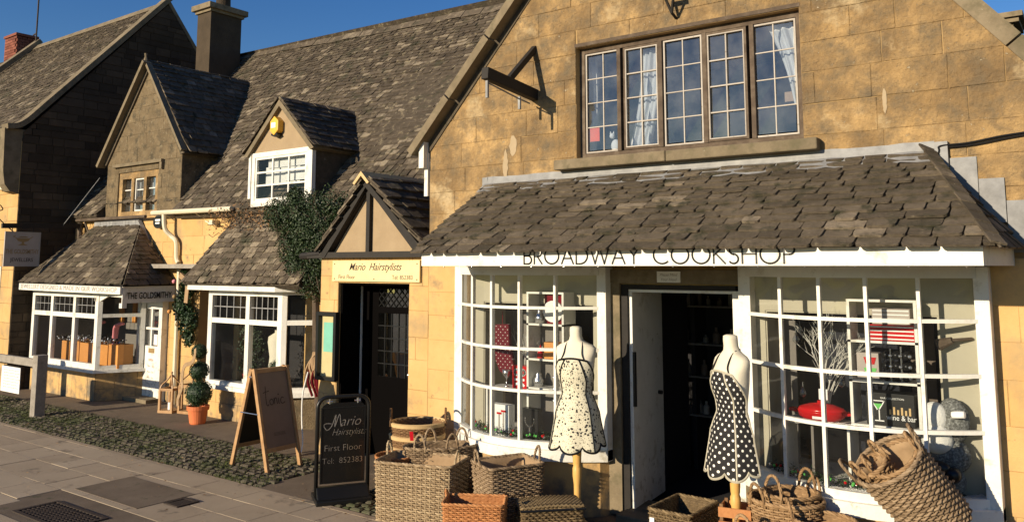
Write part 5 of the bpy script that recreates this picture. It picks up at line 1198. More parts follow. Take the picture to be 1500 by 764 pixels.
text('ario',.135,Fm(.07,.715),'silver',ms_,shear=.35,sx=.95,bold=-.002);text('Hairstylists',.095,Fm(.055,.625),'silver',ms_,shear=.4,sx=.80,bold=-.002)
text('First Floor',.088,Fm(0,.475),'silver',ms_,bold=-.002);text('Tel:  852383',.080,Fm(0,.355),'silver',ms_,bold=-.002)
b=MB();b.box(-w_-.02,w_+.02,-.20,.20,.0,.05);b.add([(-w_,-.14,.05),(w_,-.14,.05),(w_,.14,.05),(-w_,.14,.05),(-w_,-.03,.14),(w_,-.03,.14),(w_,.03,.14),(-w_,.03,.14)],[(0,1,5,4),(1,2,6,5),(2,3,7,6),(3,0,4,7),(4,5,6,7)],.5);b.build('base','black',ms_,bevel=.01)
b=MB();
for x in (-.14,.14): b.tube([(x,0,.93),(x,0,1.0)],.008);b.tube([(x-.03,0,.955),(x+.03,0,.955)],.006)
b.build('hanger','silver',ms_)

# ================================================================== FENCE, NOTICE
fe=thing('timber_rail_fence','silvered timber post and rail fence at the left kerb','fence',(-13.6,-.86,0),world=True)
for x in (-13.71,-15.78,-17.9):
    b=MB();b.box(x,x+.16,-.94,-.78,-.02,.93);b.build('post','railwood',fe,bevel=.008)
b=MB();b.box(-21,-13.712,-.915,-.855,.745,.865);b.build('rail','railwood',fe,bevel=.006)
nb=thing('notice_board','white printed notice hanging from the fence rail','notice',(-14.4,-.92,.5),world=True)
b=MB();b.box(-14.78,-14.12,-.935,-.925,.30,.70);b.build('board','paper',nb)
b=MB();b.box(-14.7,-14.69,-.93,-.928,.70,.75);b.box(-14.2,-14.19,-.93,-.928,.70,.75);b.box(-14.74,-14.16,-.925,-.915,.70,.715);b.build('hook','black',nb)
b=MB();fn=Fr((-14.75,-.936,.32),(1,0,0),(0,0,1))
for k in range(7):
    x=.05
    while x<.58: w0=rb.uniform(.02,.07);b.add([fn.p(x,.05+k*.045,0),fn.p(x+w0,.05+k*.045,0),fn.p(x+w0,.062+k*.045,0),fn.p(x,.062+k*.045,0)],[(0,1,2,3)],.5);x+=w0+.015
b.build('printed_lines','lettergrey',nb)

# ================================================================== PLANTS
def leafcloud(mb,pts_fn,n,s,rd):
    for i in range(n):
        c,nr=pts_fn(); c=V(c);d=V((rd.gauss(0,1),rd.gauss(0,1),rd.gauss(0,1))).normalized();nn=(V(nr)*.9+V((rd.gauss(0,.5),rd.gauss(0,.5),rd.gauss(0,.5)))).normalized()
        u=nn.cross(d)
        if u.length<.05:continue
        u.normalize();v=nn.cross(u);L=s*rd.uniform(.6,1.3);w=L*.5
        mb.add([c-u*L*.5,c-v*w*.5+nn*.1*L,c+u*L*.5,c+v*w*.5+nn*.1*L],[(0,1,2),(0,2,3)],rd.triangular(0,1,.4))
def ballpts(c,r,rd,sq=1):
    def f():
        d=V((rd.gauss(0,1),rd.gauss(0,1),rd.gauss(0,1))).normalized();k=r*(1-abs(rd.gauss(0,.10)));return (c[0]+d.x*k,c[1]+d.y*k,c[2]+d.z*k*sq),d
    return f
rv=random.Random(99)
tp_=thing('topiary_tree','clipped three ball box topiary in an orange pot','potted plant',(-11.10,.27,0),world=True)
b=MB();b.lathe([(.105,0),(.115,.02),(.140,.20),(.158,.20),(.162,.26),(.145,.26),(.14,.22),(.01,.22)],(-11.10,.27,0),24);b.build('pot','terracotta',tp_,smooth=False)
b=MB();b.tube([(-11.10,.27,.2),(-11.12,.27,1.1)],.014);b.build('trunk','oak',tp_)
for (c,r,n) in (((-11.10,.27,.44),.20,1500),((-11.11,.27,.76),.145,900),((-11.13,.27,1.04),.115,700)):
    b=MB();b.ball(c,r*.86,8,.1);leafcloud(b,ballpts(c,r,rv),n,.028,rv);b.build('foliage_ball','box_leaf',tp_)
b=MB();pp=smooth_path([(-11.02,.13,1.10),(-10.98,.10,1.0),(-11.05,.10,.90),(-11.20,.08,.84),(-11.28,.10,.66),(-11.26,.09,.52),(-11.33,.08,.36),(-11.31,.07,.26)],5)
for p,q2 in zip(pp,pp[1:]): b.obox((p+q2)/2,((q2-p).normalized(),V((0,1,0)),(q2-p).normalized().cross(V((0,1,0)))),((q2-p).length*.55,.004,.030))
b.build('hessian_ribbon','hessian',tp_)
# ivy / climber between dormer and porch
iv=thing('climbing_shrub','dense dark green climbing shrub beside the white dormer','climbing plant',(-9.3,.9,0),world=True)
b=MB();b.tube(smooth_path([(-9.15,.9,.1),(-9.2,.85,1.2),(-9.2,.8,2.2),(-9.3,.75,3.0)],6),[.05]*19,8)
for k in range(14):
    a=V((-9.15,.8,2.0+rv.random()*.8));e=V((rv.uniform(-10.0,-8.2),rv.uniform(.35,.9),rv.uniform(1.9,3.4)));b.tube([a,(a+e)/2+V((0,-.1,.08)),e],[.015,.009,.003],5)
b.build('stem','oak',iv)
b=MB()
for q_ in ((-9.02,.66,2.85,.30),(-8.80,.66,2.5,.24),(-9.1,.68,2.3,.18),(-9.45,.66,3.0,.18)): b.ball(q_[:3],q_[3],8,.0,(1,.5,1))
blobs=[((-9.35,.60,2.85),.45),((-9.10,.58,2.45),.36),((-9.50,.62,2.95),.42),((-9.85,.62,3.05),.33),((-10.15,.60,3.05),.26),((-9.15,.66,3.0),.40),((-8.85,.70,3.0),.30),((-9.40,.60,2.55),.42),((-9.75,.60,2.60),.30),((-9.35,.62,2.15),.32),((-9.10,.65,2.60),.38),((-9.62,.55,2.30),.22),((-9.10,.75,1.95),.24),((-9.0,.85,1.60),.13),((-8.98,.9,1.3),.09),((-8.7,.6,2.85),.22),((-9.75,.6,3.28),.16)]
for c,r in blobs:
    c=(c[0]+.33,c[1]-.02,c[2])
    def f(c=c,r=r):
        d=V((rv.gauss(0,1),rv.gauss(0,1),rv.gauss(0,1))).normalized();k=r*(rv.random()**.35)*(1+.12*math.sin(9*d.x+7*d.z));return (c[0]+d.x*k,c[1]+d.y*k*.6,c[2]+d.z*k),d
    leafcloud(b,f,int(15000*r*r+700),.038,rv)
b.build('foliage','leaf',iv)
b=MB()
for k in range(60):
    c0=V((rv.uniform(-9.9,-8.3),rv.uniform(.35,.55),rv.uniform(2.0,3.35)));P=[c0+V((.05*math.sin(i),-.03*i,rv.uniform(-.03,.05)*i)) for i in range(4)];b.tube(P,.003,4)
b.build('twig','oak',iv)
v2_=thing('bare_climber','sparse brownish climber stems on the orange wall above the shop bay','climbing plant',(-11.3,1.0,3),world=True)
b=MB()
for k in range(26):
    x=rv.uniform(-11.7,-10.4);P=[(x,1.04,rv.uniform(2.9,3.1))]
    for i in range(5): P.append((P[-1][0]+rv.uniform(-.15,.09),P[-1][1]-rv.uniform(.0,.08),P[-1][2]+rv.uniform(-.08,.10)))
    b.tube(P,.005,4)
b.build('stem','oak',v2_)
b=MB();leafcloud(b,lambda:((rv.uniform(-11.8,-10.2),rv.uniform(.72,1.0),rv.triangular(2.75,3.3,3.1)),(0,-1,.2)),420,.05,rv);b.build('foliage','brown_willow',v2_)
# garland swag
ga=thing('christmas_garland','green Christmas swag with hessian bow hanging on the wall by the jeweller','garland',(-12.6,1.0,1.6),world=True)
b=MB()
for (c,r,n) in (((-12.75,.98,2.15),.12,300),((-12.62,.96,1.95),.20,600),((-12.72,.95,1.65),.24,800),((-12.55,.95,1.40),.26,900),((-12.50,.95,1.12),.15,350)):
    def f(c=c,r=r):
        d=V((rv.gauss(0,1),rv.gauss(0,1),rv.gauss(0,1))).normalized();k=r*rv.random()**.4;return (c[0]+d.x*k,c[1]+d.y*k*.45,c[2]+d.z*k),d
    leafcloud(b,f,n,.06,rv)
b.build('foliage','box_leaf',ga)
b=MB()
for s in (-1,1): b.obox((-12.45+s*.09,.83,2.12),(V((s*.9,0,.45)),V((0,1,0)),V((-.45*s,0,.9))),(.09,.02,.045))
b.obox((-12.44,.85,1.9),(V((.1,0,1)).normalized(),V((0,1,0)),V((1,0,-.1)).normalized()),(.20,.006,.05));b.build('bow','hessian',ga)
for c,m_ in (((-12.72,.80,1.80),'gold'),((-12.85,.80,1.55),'orangebox'),((-12.60,.80,1.35),'gold'),((-12.78,.82,2.05),'pink')):
    b=MB();b.ball(c,.035);b.build('bauble',m_,ga,smooth=True)
# lanterns
def lantern(label,loc,s,rz):
    t=thing('lantern',label,'lantern',loc,rz,'wooden lanterns by the jeweller door');b=MB();w=.115*s;h=.36*s
    for sx in(-1,1):
        for sy in(-1,1): b.box(sx*w-.017,sx*w+.017,sy*w-.017,sy*w+.017,0,h)
    b.box(-w-.02,w+.02,-w-.02,w+.02,0,.04)
    for z in (h-.02,h): 
        for s2 in(-1,1): b.box(-w-.01,w+.01,s2*w-.014,s2*w+.014,z,z+.018);b.box(s2*w-.014,s2*w+.014,-w+.015,w-.015,z,z+.018)
    b.build('frame','pinewood',t)
    b=MB()
    for sx in(-1,1):
        for sy in(-1,1): b.tube(smooth_path([(sx*w,sy*w,h+.01),(sx*w*.85,sy*w*.85,h+.07*s),(sx*w*.45,sy*w*.45,h+.13*s),(sx*w*.18,sy*w*.18,h+.19*s),(0,0,h+.22*s)],4),.014,5)
    b.tube([(0,0,h+.2*s),(0,0,h+.27*s)],.008);b.ball((0,0,h+.25*s),.018);b.build('dome_frame','pinewood',t)
    b=MB();b.lathe([(.04,.03),(.04,.15),(.005,.151),(.003,.17)],(0,0,0),14);b.build('candle','paper',t)
lantern('shorter wooden lantern with a candle nearer the jeweller door',(-12.33,.58,0),1.0,R(20));lantern('taller wooden lantern with a candle next to the potted topiary',(-12.0,.75,0),1.18,R(10))
# white hose and scarf beside the bay
c=MB();c.tube(smooth_path([(-8.32,-.02,.98),(-8.36,-.06,.7),(-8.34,-.08,.4),(-8.26,-.12,.15),(-8.2,-.2,.02)],6),.009);tag(c.build('white_cable','paper'),'white cable hanging below the notice case on the porch','cable')
sc_=thing('scarf','bundle of pale and tartan scarves tied at the corner of the shop bay','scarf',(-8.75,.55,.8),world=True)
b=MB()
for k in range(9):
    x=-8.75+rv.uniform(-.13,.13);b.tube(smooth_path([(x,.5,1.15),(x+rv.uniform(-.1,.1),.43,1.0),(x+rv.uniform(-.16,.16),.46,.84),(x+rv.uniform(-.1,.1),.5,.68)],5),[.03]*16,6,ell=.5)
b.build('pale_scarf','hessian',sc_);b=MB()
for k in range(5):
    x=-8.70+rv.uniform(-.1,.1);b.tube(smooth_path([(x,.45,1.0),(x-.05,.42,.8),(x+.02,.45,.58)],5),[.022]*11,6,ell=.5)
b.build('tartan_scarf','redfab',sc_)

# ================================================================== SHOP WINDOW DISPLAYS
def wthing(n,l,c,loc,g=None): return thing(n,l,c,loc,0,g,world=True)
# left window
su=wthing('shelf_unit','tall white open shelf unit inside the left bow window','shelf',(-4.6,-.1,.62))
b=MB();fsu=Fr((0,-.22,0),(1,0,0),(0,0,1));x0,x1=-4.80,-4.36
b.box(x0,x0+.022,-.22,.0,.62,2.03);b.box(x1-.022,x1,-.22,.0,.62,2.03)
b.build('side_panel','white',su)
for z in (2.03,1.72,1.38,1.10): b=MB();b.box(x0,x1,-.22,.0,z,z+.018);b.build('shelf','white',su)
b=MB();b.box(x0+.022,x1-.022,-.005,.0,.62,2.03);b.build('back','greyin',su)
su2=wthing('low_shelf','low white shelf box inside the left bow window','shelf',(-5.1,-.1,.62))
b=MB();b.box(-5.28,-4.82,-.26,.0,1.065,1.085);b.box(-5.28,-5.26,-.26,.0,.62,1.065);b.box(-4.90,-4.88,-.24,.0,.62,1.065);b.build('board','white',su2)
def box_item(n,l,c,x0,x1,y0,y1,z0,z1,m,extra=None):
    t=wthing(n,l,c,((x0+x1)/2,(y0+y1)/2,z0));b=MB();b.box(x0,x1,y0,y1,z0,z1,.5);b.build('body',m,t,bevel=.004)
    if extra: extra(t,Fr((x0,y0-.002,z0),(1,0,0),(0,0,1)),x1-x0,z1-z0)
    return t
st=wthing('christmas_stocking','dark red spotted Christmas stocking hanging in the left window','stocking',(-5.2,-.1,1.3))
so2=[(-5.28,1.70),(-5.10,1.71),(-5.09,1.50),(-5.06,1.38),(-5.03,1.28),(-5.06,1.20),(-5.14,1.18),(-5.22,1.23),(-5.27,1.33),(-5.28,1.45)]
b=MB();b.prism([(x,-.12,z) for x,z in so2],(0,.05,0),.5);b.build('sock','stocking',st,bevel=.012);b=MB();b.tube([(-5.19,-.1,1.70),(-5.19,-.1,1.84)],.004);b.build('loop','redfab',st)
def deco(t,fr,w,h):
    b=MB();strokes(b,fr,[arc(w*.35,h*.72,w*.2,h*.12,0,360,12),arc(w*.68,h*.72,w*.2,h*.12,0,360,12),[(w*.2,h*.4),(w*.8,h*.4)],[(w*.25,h*.2),(w*.6,h*.28),(w*.8,h*.15)]],.022,.001);b.build('pattern','paper',t)
box_item('gift_bag','red and white patterned gift bag on the low shelf of the left window','bag',-4.99,-4.81,-.2,-.06,1.086,1.31,'red',deco)
gb_=wthing('goblet','stemmed glass goblet on the low shelf of the left window','glass',(-5.10,-.15,1.086));b=MB();b.lathe([(.035,0),(.006,.01),(.006,.08),(.04,.12),(.045,.17),(.038,.17)],(-5.10,-.15,1.086),14);b.build('bowl','silver',gb_,smooth=True)
def spoons(t,fr,w,h):
    b=MB();strokes(b,fr,[[(w*.5,h*.15),(w*.5,h*.7)],[(w*.72,h*.1),(w*.72,h*.75)]],.018,.001);b.build('utensils','lettergrey',t);b=MB();strokes(b,fr,[[(w*.4,h*.72),(w*.6,h*.72)],[(w*.62,h*.80),(w*.84,h*.80)]],.02,.002);b.build('caps','red',t)
box_item('utensil_box','white boxed utensils with red tops at the base of the left window','box',-5.20,-4.96,-.30,-.2,.63,.93,'paper',spoons)
def glassd(t,fr,w,h):
    b=MB();strokes(b,fr,[arc(w*.5,h*.62,w*.28,h*.2,-200,20,12),[(w*.5,h*.42),(w*.5,h*.15)],[(w*.3,h*.12),(w*.7,h*.12)]],.012,.001);b.build('glass_picture','silver',t)
box_item('glassware_box','black boxed wine glass at the base of the left window','box',-4.79,-4.60,-.32,-.24,.64,.93,'black',glassd)
box_item('brown_box','small amber box on the shelf unit of the left window','box',-4.62,-4.48,-.2,-.08,1.40,1.56,'orangebox')
pl_=wthing('plate','round white plate with a dark red card on the top shelf of the left window','plate',(-4.50,-.15,1.74));b=MB();b.box(-4.62,-4.40,-.16,-.15,1.74,2.02);b.build('card','redfab',pl_);b=MB();b.prism([(x,-.185,z) for x,z in arc(-4.51,1.86,.115,.105,0,345,24)],(0,.02,0),.5);b.build('disc','paper',pl_)
for x,z,l in ((-4.70,1.74,'small clear glass jar on the upper shelf of the left window unit'),(-4.72,1.12,'small glass jar on the lower shelf of the left window unit')):
    j=wthing('glass_jar',l,'jar',(x,-.13,z));b=MB();b.lathe([(.05,0),(.055,.06),(.03,.10),(.03,.12),(.015,.15)],(x,-.13,z),12);b.build('jar','silver',j,smooth=True)
sn=wthing('santa_figure','tiny red and white Santa figure on the middle shelf of the left window','figurine',(-4.68,-.15,1.40));b=MB();b.lathe([(.035,0),(.03,.05),(.012,.1),(.002,.13)],(-4.68,-.15,1.40),10);b.build('coat','red',sn);b=MB();b.ball((-4.68,-.165,1.475),.016);b.build('beard','paper',sn)
hl=wthing('heart_light','string of small blue and white hearts in the left window','decoration',(-4.42,-.25,1.2));b=MB()
for k in range(6): b.ball((-4.45+.05*(k%2),-.26,1.02+k*.055),.016,t=rv.random())
b.build('beads','silver',hl)
def twigs(label,x,y,z,h,n,sp):
    t=wthing('twig_tree',label,'twigs',(x,y,z));b=MB()
    def br_(p,d,L,r,dep):
        e=p+d*L;m=(p+e)/2+V((rv.uniform(-.03,.03),0,rv.uniform(-.02,.02)))*L*2;b.tube([p,m,e],[r,r*.8,r*.5],5)
        if dep:
            for k in range(3):
                dd=(d+V((rv.uniform(-sp,sp),rv.uniform(-.25,.25),rv.uniform(.0,.5)))).normalized();br_(p+(e-p)*rv.uniform(.45,1),dd,L*rv.uniform(.45,.75),r*.6,dep-1)
    for k in range(n): br_(V((x,y,z)),V((rv.uniform(-.28,.28),rv.uniform(-.15,.15),1)).normalized(),h*.42,.008,3)
    b.build('branches','twig',t);return t
twigs('bunch of white painted twigs in the left window',-4.90,-.05,1.10,.75,4,.8)
tt=twigs('white painted twig tree with hanging glass bulbs in the right window',-1.96,-.06,1.10,.95,5,1.0)
for (x,z) in ((-2.14,1.72),(-1.86,1.78),(-1.92,1.60),(-1.80,1.40),(-2.10,1.30)):
    j=wthing('glass_bulb','clear glass bulb hanging from the white twig tree','ornament',(x,-.2,z),'glass bulbs hanging on the twig tree');b=MB();b.lathe([(.002,-.04),(.025,-.02),(.027,0),(.012,.03),(.010,.045)],(x,-.2,z),12);b.build('bulb','bulbglass',j,smooth=True);b=MB();b.tube([(x,-.2,z+.045),(x,-.2,z+.08)],.004);b.build('cap','silver',j)
# garlands along the window floors
def gar(label,x0,x1,zz,cxx,hw,bright_white=False):
    t=wthing('tinsel_garland',label,'garland',((x0+x1)/2,-.3,zz));b=MB();c=MB()
    for i in range(1500):
        x=rv.uniform(x0,x1);u=(x-cxx)/hw;y=-.02-.32*(1-u*u)+rv.gauss(0,.035);z=zz+.03+abs(rv.gauss(0,.035))
        d=V((rv.gauss(0,1),rv.gauss(0,1),rv.gauss(0,1))).normalized()*.03;b.add([(x,y,z),(x+d.x,y+d.y,z+d.z),(x+d.y*.25,y+d.z*.25,z+.006)],[(0,1,2)],rv.random())
    b.build('tinsel','box_leaf',t)
    for m_ in ('red','silver','greensoft'):
        b=MB()
        for i in range(14): x=rv.uniform(x0,x1);u=(x-cxx)/hw;b.ball((x,-.06-.33*(1-u*u)+rv.gauss(0,.02),zz+.06+rv.uniform(0,.03)),.012,5)
        b.build('beads',m_,t)
gar('green tinsel garland with coloured beads along the left window floor',-5.5,-4.2,.62,-4.865,.84);gar('green tinsel garland with small lights along the right window floor',-2.4,-1.0,.62,-1.695,.84)
b=MB();n=24;vs=[]
for i in range(n+1):
    for j in range(5):
        u=-1+2*i/n;x=-1.695+u*.86;y0=-.06-.36*(1-u*u);vs.append((x,y0+(.12)*j/4-.0,.625+.02*math.sin(i*1.3+j)+.012*math.sin(i*3.1)+.015))
b.add(vs,[(i*5+j,(i+1)*5+j,(i+1)*5+j+1,i*5+j+1) for i in range(n) for j in range(4)],.5);tag(b.build('bright_white_cotton','bright_white',smooth=True),'white sheet added to stand in for the bright sill along the right window floor','snow blanket')  # added sheet, its white colour stands in for the bright sill
# right window
su=wthing('shelf_unit','tall white open shelf unit inside the right bow window','shelf',(-1.45,-.1,1.1));x0,x1=-1.73,-1.23
b=MB();b.box(x0,x0+.022,-.24,.0,1.11,2.03);b.box(x1-.022,x1,-.24,.0,1.11,2.03);b.build('side_panel','white',su)
for z in (2.03,1.72,1.42,1.09): b=MB();b.box(x0,x1,-.24,.0,z,z+.018);b.build('shelf','white',su)
su=wthing('low_shelf','low white shelf table inside the right bow window','shelf',(-1.9,-.1,.62))
b=MB();b.box(-2.24,-1.74,-.26,.0,1.065,1.085);b.box(-2.24,-2.22,-.26,.0,.62,1.065);b.box(-1.76,-1.74,-.26,.0,.62,1.065);b.box(-1.735,-1.25,-.26,.0,1.065,1.085);b.build('board','white',su)
b=MB();b.box(-2.05,-2.03,-.2,-.0,.62,1.065);b.build('divider','greyin',su)
po=wthing('casserole_dish','shallow red enamel casserole dish with a domed lid in the right window','casserole',(-1.98,-.14,1.09))
b=MB();b.lathe([(.13,0),(.175,.03),(.19,.07),(.192,.075)],(-1.98,-.14,1.088),28,1,.75);b.build('pan','red',po,smooth=True);b=MB();b.lathe([(.195,.076),(.17,.10),(.09,.125),(.03,.132),(.03,.15),(.001,.152)],(-1.98,-.14,1.088),28,1,.75);b.build('lid','red',po,smooth=True)
for s in(-1,1): b=MB();b.tube(smooth_path([(-1.98+s*.175,-.19,1.15),(-1.98+s*.235,-.17,1.155),(-1.98+s*.235,-.11,1.155),(-1.98+s*.175,-.09,1.15)],4),.012);b.build('handle','red',po,smooth=True)
b=MB();b.box(-2.01,-1.93,-.285,-.282,1.115,1.135);b.build('badge','paper',po)
box_item('price_card','white price card standing on the red casserole lid','card',-1.995,-1.925,-.145,-.135,1.245,1.33,'paper')
# napkins: red and white stacks
def nap(t,fr,w,h):
    b=MB()
    for k in range(4): strokes(b,fr,[[(0.01,h*(k+.5)/4),(w-.01,h*(k+.5)/4)]],h*.08,.0005)
    b.build('pattern','paper',t)
box_item('napkin_stack','stack of red patterned napkins on the right window shelf unit','napkins',-1.57,-1.25,-.23,-.05,1.74,1.86,'red',nap)
box_item('napkin_stack','stack of pale lilac napkins lying on the red ones in the right window','napkins',-1.55,-1.28,-.22,-.06,1.862,1.98,'signgrey',nap)
wr=wthing('wine_rack','dark bottle rack with chrome fittings on the middle shelf of the right window','rack',(-1.38,-.12,1.44));b=MB()
for z in (1.47,1.55,1.63):
    for x in (-1.47,-1.40,-1.33): b.tube([(x,-.2,z),(x,-.04,z)],.03,10)
b.build('bottle','black',wr,smooth=True);b=MB()
for z in (1.47,1.55,1.63):
    for x in (-1.435,-1.365,-1.30): b.ball((x,-.21,z),.014)
b.tube([(-1.435,-.2,1.44),(-1.435,-.2,1.68)],.006);b.tube([(-1.36,-.2,1.44),(-1.36,-.2,1.70)],.006);b.build('chrome_frame','silver',wr)
def cups(t,fr,w,h):
    for m_,z in (('red',.58),('greensoft',.18)): b=MB();plate(b,fr,[(w*.42,h*z),(w*.8,h*z),(w*.9,h*(z+.26)),(w*.32,h*(z+.26))],0,.002);b.build('cup_picture',m_,t)
box_item('cup_box','pale box picturing a red and a green cup in the right window','box',-1.68,-1.52,-.2,-.1,1.44,1.64,'signgrey',cups)
def bar(t,fr,w,h):
    text('wine & bar',.055,Fr(fr.p(w*.72,h*.20,0),fr.u,fr.v),'paper',t,sx=.85);text('BAR COLLECTION',.020,Fr(fr.p(w*.55,h*.82,0),fr.u,fr.v),'paper',t)
    b=MB();strokes(b,fr,[[(w*.12,h*.75),(w*.38,h*.75),(w*.27,h*.48),(w*.27,h*.16)],[(w*.12,h*.75),(w*.23,h*.48)],[(w*.18,h*.14),(w*.36,h*.14)]],.008,.001);b.build('cocktail_outline','paper',t)
    b=MB();plate(b,fr,[(w*.16,h*.66),(w*.34,h*.66),(w*.26,h*.50),(w*.24,h*.50)],0,.0015);b.build('drink_picture','greensoft',t)
    b=MB()
    for k in range(6): strokes(b,fr,[[(w*(.5+k*.08),h*.38),(w*(.5+k*.08),h*(.5+.08*(k%2)))]],.014,.001)
    b.build('bottle_picture','chip_rim',t)
box_item('bar_set_box','black box lettered wine & bar with a cocktail glass in the right window','box',-1.62,-1.28,-.22,-.05,1.11,1.35,'black',bar)
box_item('glass_box','black box with white stripes at the base of the right window','box',-1.62,-1.50,-.30,-.22,.66,.92,'black',lambda t,fr,w,h:(lambda b:(strokes(b,fr,[[(w*(.25+.25*k),h*.1),(w*(.25+.25*k),h*.5)] for k in range(3)],.018,.001),b.build('stripe','paper',t)))(MB()))
se=wthing('oven_glove_display','grey flecked and cream woollen hats heaped at the right of the right window','hats',(-1.1,-.1,1.0))
b=MB();b.ball((-1.16,-.16,1.20),.10,10,.5,(1,.8,1.1));b.ball((-1.15,-.18,1.05),.11,10,.5,(1,.8,1));b.build('cream_hat','bright_white',se,smooth=True)
b=MB();b.ball((-1.05,-.12,1.18),.13,10,.5,(.9,.7,1.25));b.ball((-1.08,-.10,.93),.14,10,.5,(1,.8,1));b.ball((-1.10,-.12,.75),.12,10,.5,(1,.8,1));b.build('grey_hat','greyfur',se,smooth=True)
b=MB();b.tube([(-1.03,-.24,1.24),(-.95,-.26,1.25)],.026);b.build('roll','paper',se,smooth=True)
b=MB();b.ball((-1.14,-.27,.86),.07,8,.5,(1.2,.6,.8));b.ball((-1.05,-.25,.82),.06,8);b.build('black_glove','black',se,smooth=True)
sp_=wthing('window_spotlight','small dark spotlight fixed inside the right window','lamp',(-1.0,-.1,1.75));b=MB();b.tube([(-1.12,-.10,1.72),(-1.02,-.12,1.76)],[.045,.025],10);b.tube([(-1.02,-.12,1.76),(-.9,-.04,1.77)],.012);b.build('head','oak',sp_)
# interior shelves seen through the door
ish=wthing('display_shelf','dim shelving with bottles and jars inside the open doorway','shelf',(-4.0,2.0,0))
for z in (.62,1.05,1.42,1.85): b=MB();b.box(-5.0,-3.3,2.0,2.35,z-.02,z);b.build('shelf','greyin',ish)
b=MB();b.box(-4.05,-4.0,2.02,2.35,0,2.2);b.box(-5.0,-3.3,2.36,2.38,0,2.3);b.build('back_panel','dark',ish)
k=0
for z in (.62,1.05,1.42,1.85):
    x=-4.75
    while x<-3.5:
        h=rv.uniform(.09,.26);r=rv.uniform(.025,.045)
        o=MB();o.lathe([(r,0),(r,h*.6),(r*.4,h*.75),(r*.4,h)],(0,0,0),8);o=o.build('bottle',rv.choice(['greyin','lettergrey','brownin']),origin=(0,0,0));o.location=(x,2.10+rv.uniform(0,.08),z)
        tag(o,'dim bottle or jar standing on the shelves inside the doorway','bottle','bottles on the shelves inside the doorway');x+=r*2+rv.uniform(.02,.09)
# cat ornament in upper window
ct=wthing('cat_ornament','small white cat ornament on the sill inside the upper window','ornament',(-4.0,.16,3.43))
b=MB();b.ball((-3.97,.16,3.50),.05,8,.5,(1.,.7,1.3));b.ball((-4.0,.15,3.60),.03,8);b.tube([(-3.93,.16,3.47),(-3.90,.16,3.52),(-3.90,.16,3.58)],.009);b.tube([(-4.02,.15,3.62),(-4.022,.15,3.65)],[.012,.002]);b.tube([(-3.985,.15,3.62),(-3.983,.15,3.65)],[.012,.002]);b.build('body','paper',ct,smooth=True)
# jeweller display
for k,(x,y,l) in enumerate(((-15.05,.75,'pink suede necklace bust in the front of the jeweller bay'),(-14.35,.72,'pink suede necklace bust seen through the side glass of the jeweller bay'))):
    t=wthing('necklace_bust',l,'display bust',(x,y,.95),'pink necklace busts in the jeweller window');b=MB();P=smooth_path([(x-.05,y,.90),(x-.04,y,1.1),(x+.03,y-.02,1.25),(x+.16,y,1.30)],5);b.tube(P,[.05+.012*i/len(P) for i in range(len(P))],10,ell=.5);b.build('bust','pink',t,smooth=True)
t=wthing('jewellery_display','scattered silver and dark jewellery stands on the amber plinths','jewellery',(-15.3,.6,.95));b=MB()
for k in range(150): b.ball((rv.uniform(-16.1,-14.2),rv.uniform(.50,.85),.95+rv.uniform(0,.06)),rv.uniform(.008,.028),4)
b.build('trinkets','silver',t);b=MB()
for k in range(90): b.ball((rv.uniform(-16.1,-14.2),rv.uniform(.50,.85),.95+rv.uniform(0,.09)),rv.uniform(.01,.03),4)
b.build('dark_trinkets','black',t)
# tonic bay display
t=wthing('dress_form','cream headless dress form in the middle shop bay','mannequin',(-10.2,1.0,.5));b=MB();b.lathe([(.13,.45),(.16,.55),(.13,.8),(.17,1.02),(.16,1.10),(.05,1.16),(.05,1.2)],(-10.25,1.0,.15),20,1,.7);b.build('torso','fabric',t,smooth=True);b=MB();b.tube([(-10.25,1.0,.5),(-10.25,1.0,.62)],.02);b.build('stand','black',t)
t=wthing('potted_fir','little potted fir in the middle shop bay','plant',(-10.85,1.0,.5));b=MB()
leafcloud(b,lambda:((-10.85+rv.gauss(0,.10),1.0+rv.gauss(0,.08),rv.uniform(.7,1.45)),(0,-1,.2)),900,.05,rv);b.build('foliage','leaf',t);b=MB();b.lathe([(.07,.5),(.09,.66)],(-10.85,1.0,0),12);b.build('pot','paper',t)
t=wthing('dark_bush','small dark round plant on the sill of the middle shop bay','plant',(-9.95,.85,.5));b=MB();leafcloud(b,ballpts((-9.98,.82,.80),.16,rv),500,.03,rv);b.ball((-9.98,.82,.80),.13,8,.1);b.build('foliage','box_leaf',t);b=MB();b.lathe([(.06,.5),(.075,.65)],(-9.98,.82,0),12);b.build('pot','paper',t)
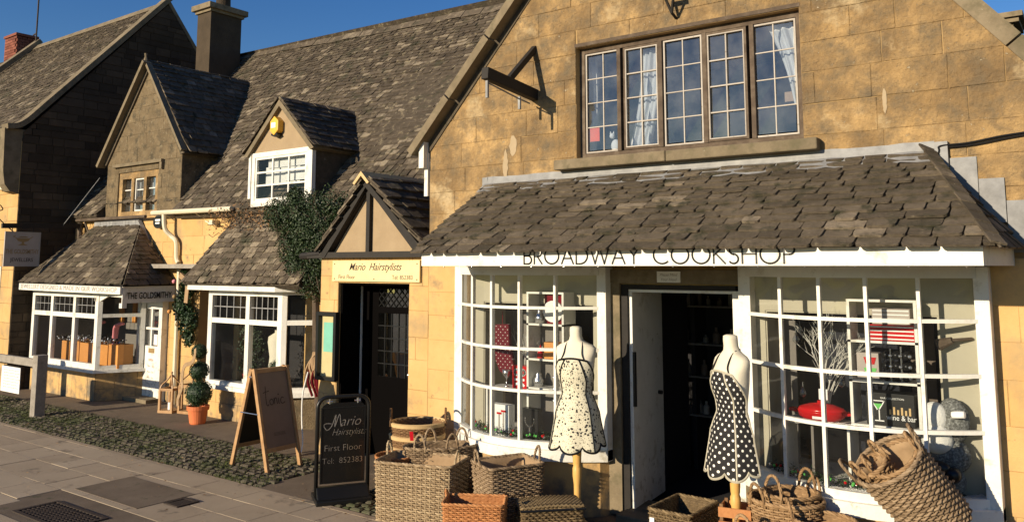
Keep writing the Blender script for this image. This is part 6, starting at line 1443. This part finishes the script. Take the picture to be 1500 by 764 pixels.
for k,(x,c_) in enumerate(((-10.72,'left'),(-10.62,'middle'),(-10.35,'right'))):
    t=wthing('white_jar','small white jar with red berries, '+c_+' one on the middle bay sill','jar',(x,.78,.5));b=MB();b.lathe([(.035,.5),(.035,.62)],(x,.78,0),12);b.build('jar','paper',t)
    b=MB();[b.ball((x+rv.uniform(-.03,.03),.78+rv.uniform(-.03,.03),.63+rv.uniform(0,.06)),.012,4) for _ in range(9)];b.build('berries','red',t)
# ------------------------------------------------------------------ camera, light
Hd=R(36.3);Pt=R(6.5)
cam=bpy.data.cameras.new('camera');co=bpy.data.objects.new('camera',cam);scene.collection.objects.link(co);scene.camera=co
co.location=(0,-7,2.3);co.rotation_euler=(PI/2+Pt,0,Hd)
cam.sensor_fit='HORIZONTAL';cam.sensor_width=36;cam.lens=36*1200/1500;cam.clip_end=500
cam.shift_y=-(382-(390-1200*math.tan(Pt)))/1500
sd=V((.27,1,-.28)).normalized()
sun=bpy.data.lights.new('sun','SUN');sun.energy=5.0;sun.angle=R(.5);sun.color=(1,.85,.63)
so=bpy.data.objects.new('sun',sun);scene.collection.objects.link(so);so.rotation_euler=sd.to_track_quat('-Z','Y').to_euler()
w=bpy.data.worlds.new('World');scene.world=w;w.use_nodes=True;nt=w.node_tree;nt.nodes.clear()
sk=nt.nodes.new('ShaderNodeTexSky');sk.sky_type='NISHITA';sk.sun_disc=False;sk.sun_elevation=math.asin(-sd.z);sk.sun_rotation=math.atan2(-sd.x,-sd.y)%(2*PI)
sk.air_density=1.1;sk.dust_density=.0;sk.ozone_density=3.0;sk.altitude=0
bg=nt.nodes.new('ShaderNodeBackground');bg.inputs[1].default_value=.070;ow=nt.nodes.new('ShaderNodeOutputWorld')
hs=nt.nodes.new('ShaderNodeHueSaturation');hs.inputs['Saturation'].default_value=1.32;hs.inputs['Hue'].default_value=.518;hs.inputs['Value'].default_value=1.2;nt.links.new(sk.outputs[0],hs.inputs['Color']);nt.links.new(hs.outputs[0],bg.inputs[0]);nt.links.new(bg.outputs[0],ow.inputs[0])
scene.render.engine='CYCLES';scene.cycles.max_bounces=6;scene.cycles.transparent_max_bounces=16;scene.cycles.diffuse_bounces=3;scene.cycles.glossy_bounces=3
scene.view_settings.view_transform='Standard';scene.view_settings.look='None';scene.view_settings.exposure=.45;scene.view_settings.gamma=1;scene.view_settings.use_curve_mapping=False
scene.render.resolution_x=1024;scene.render.resolution_y=521
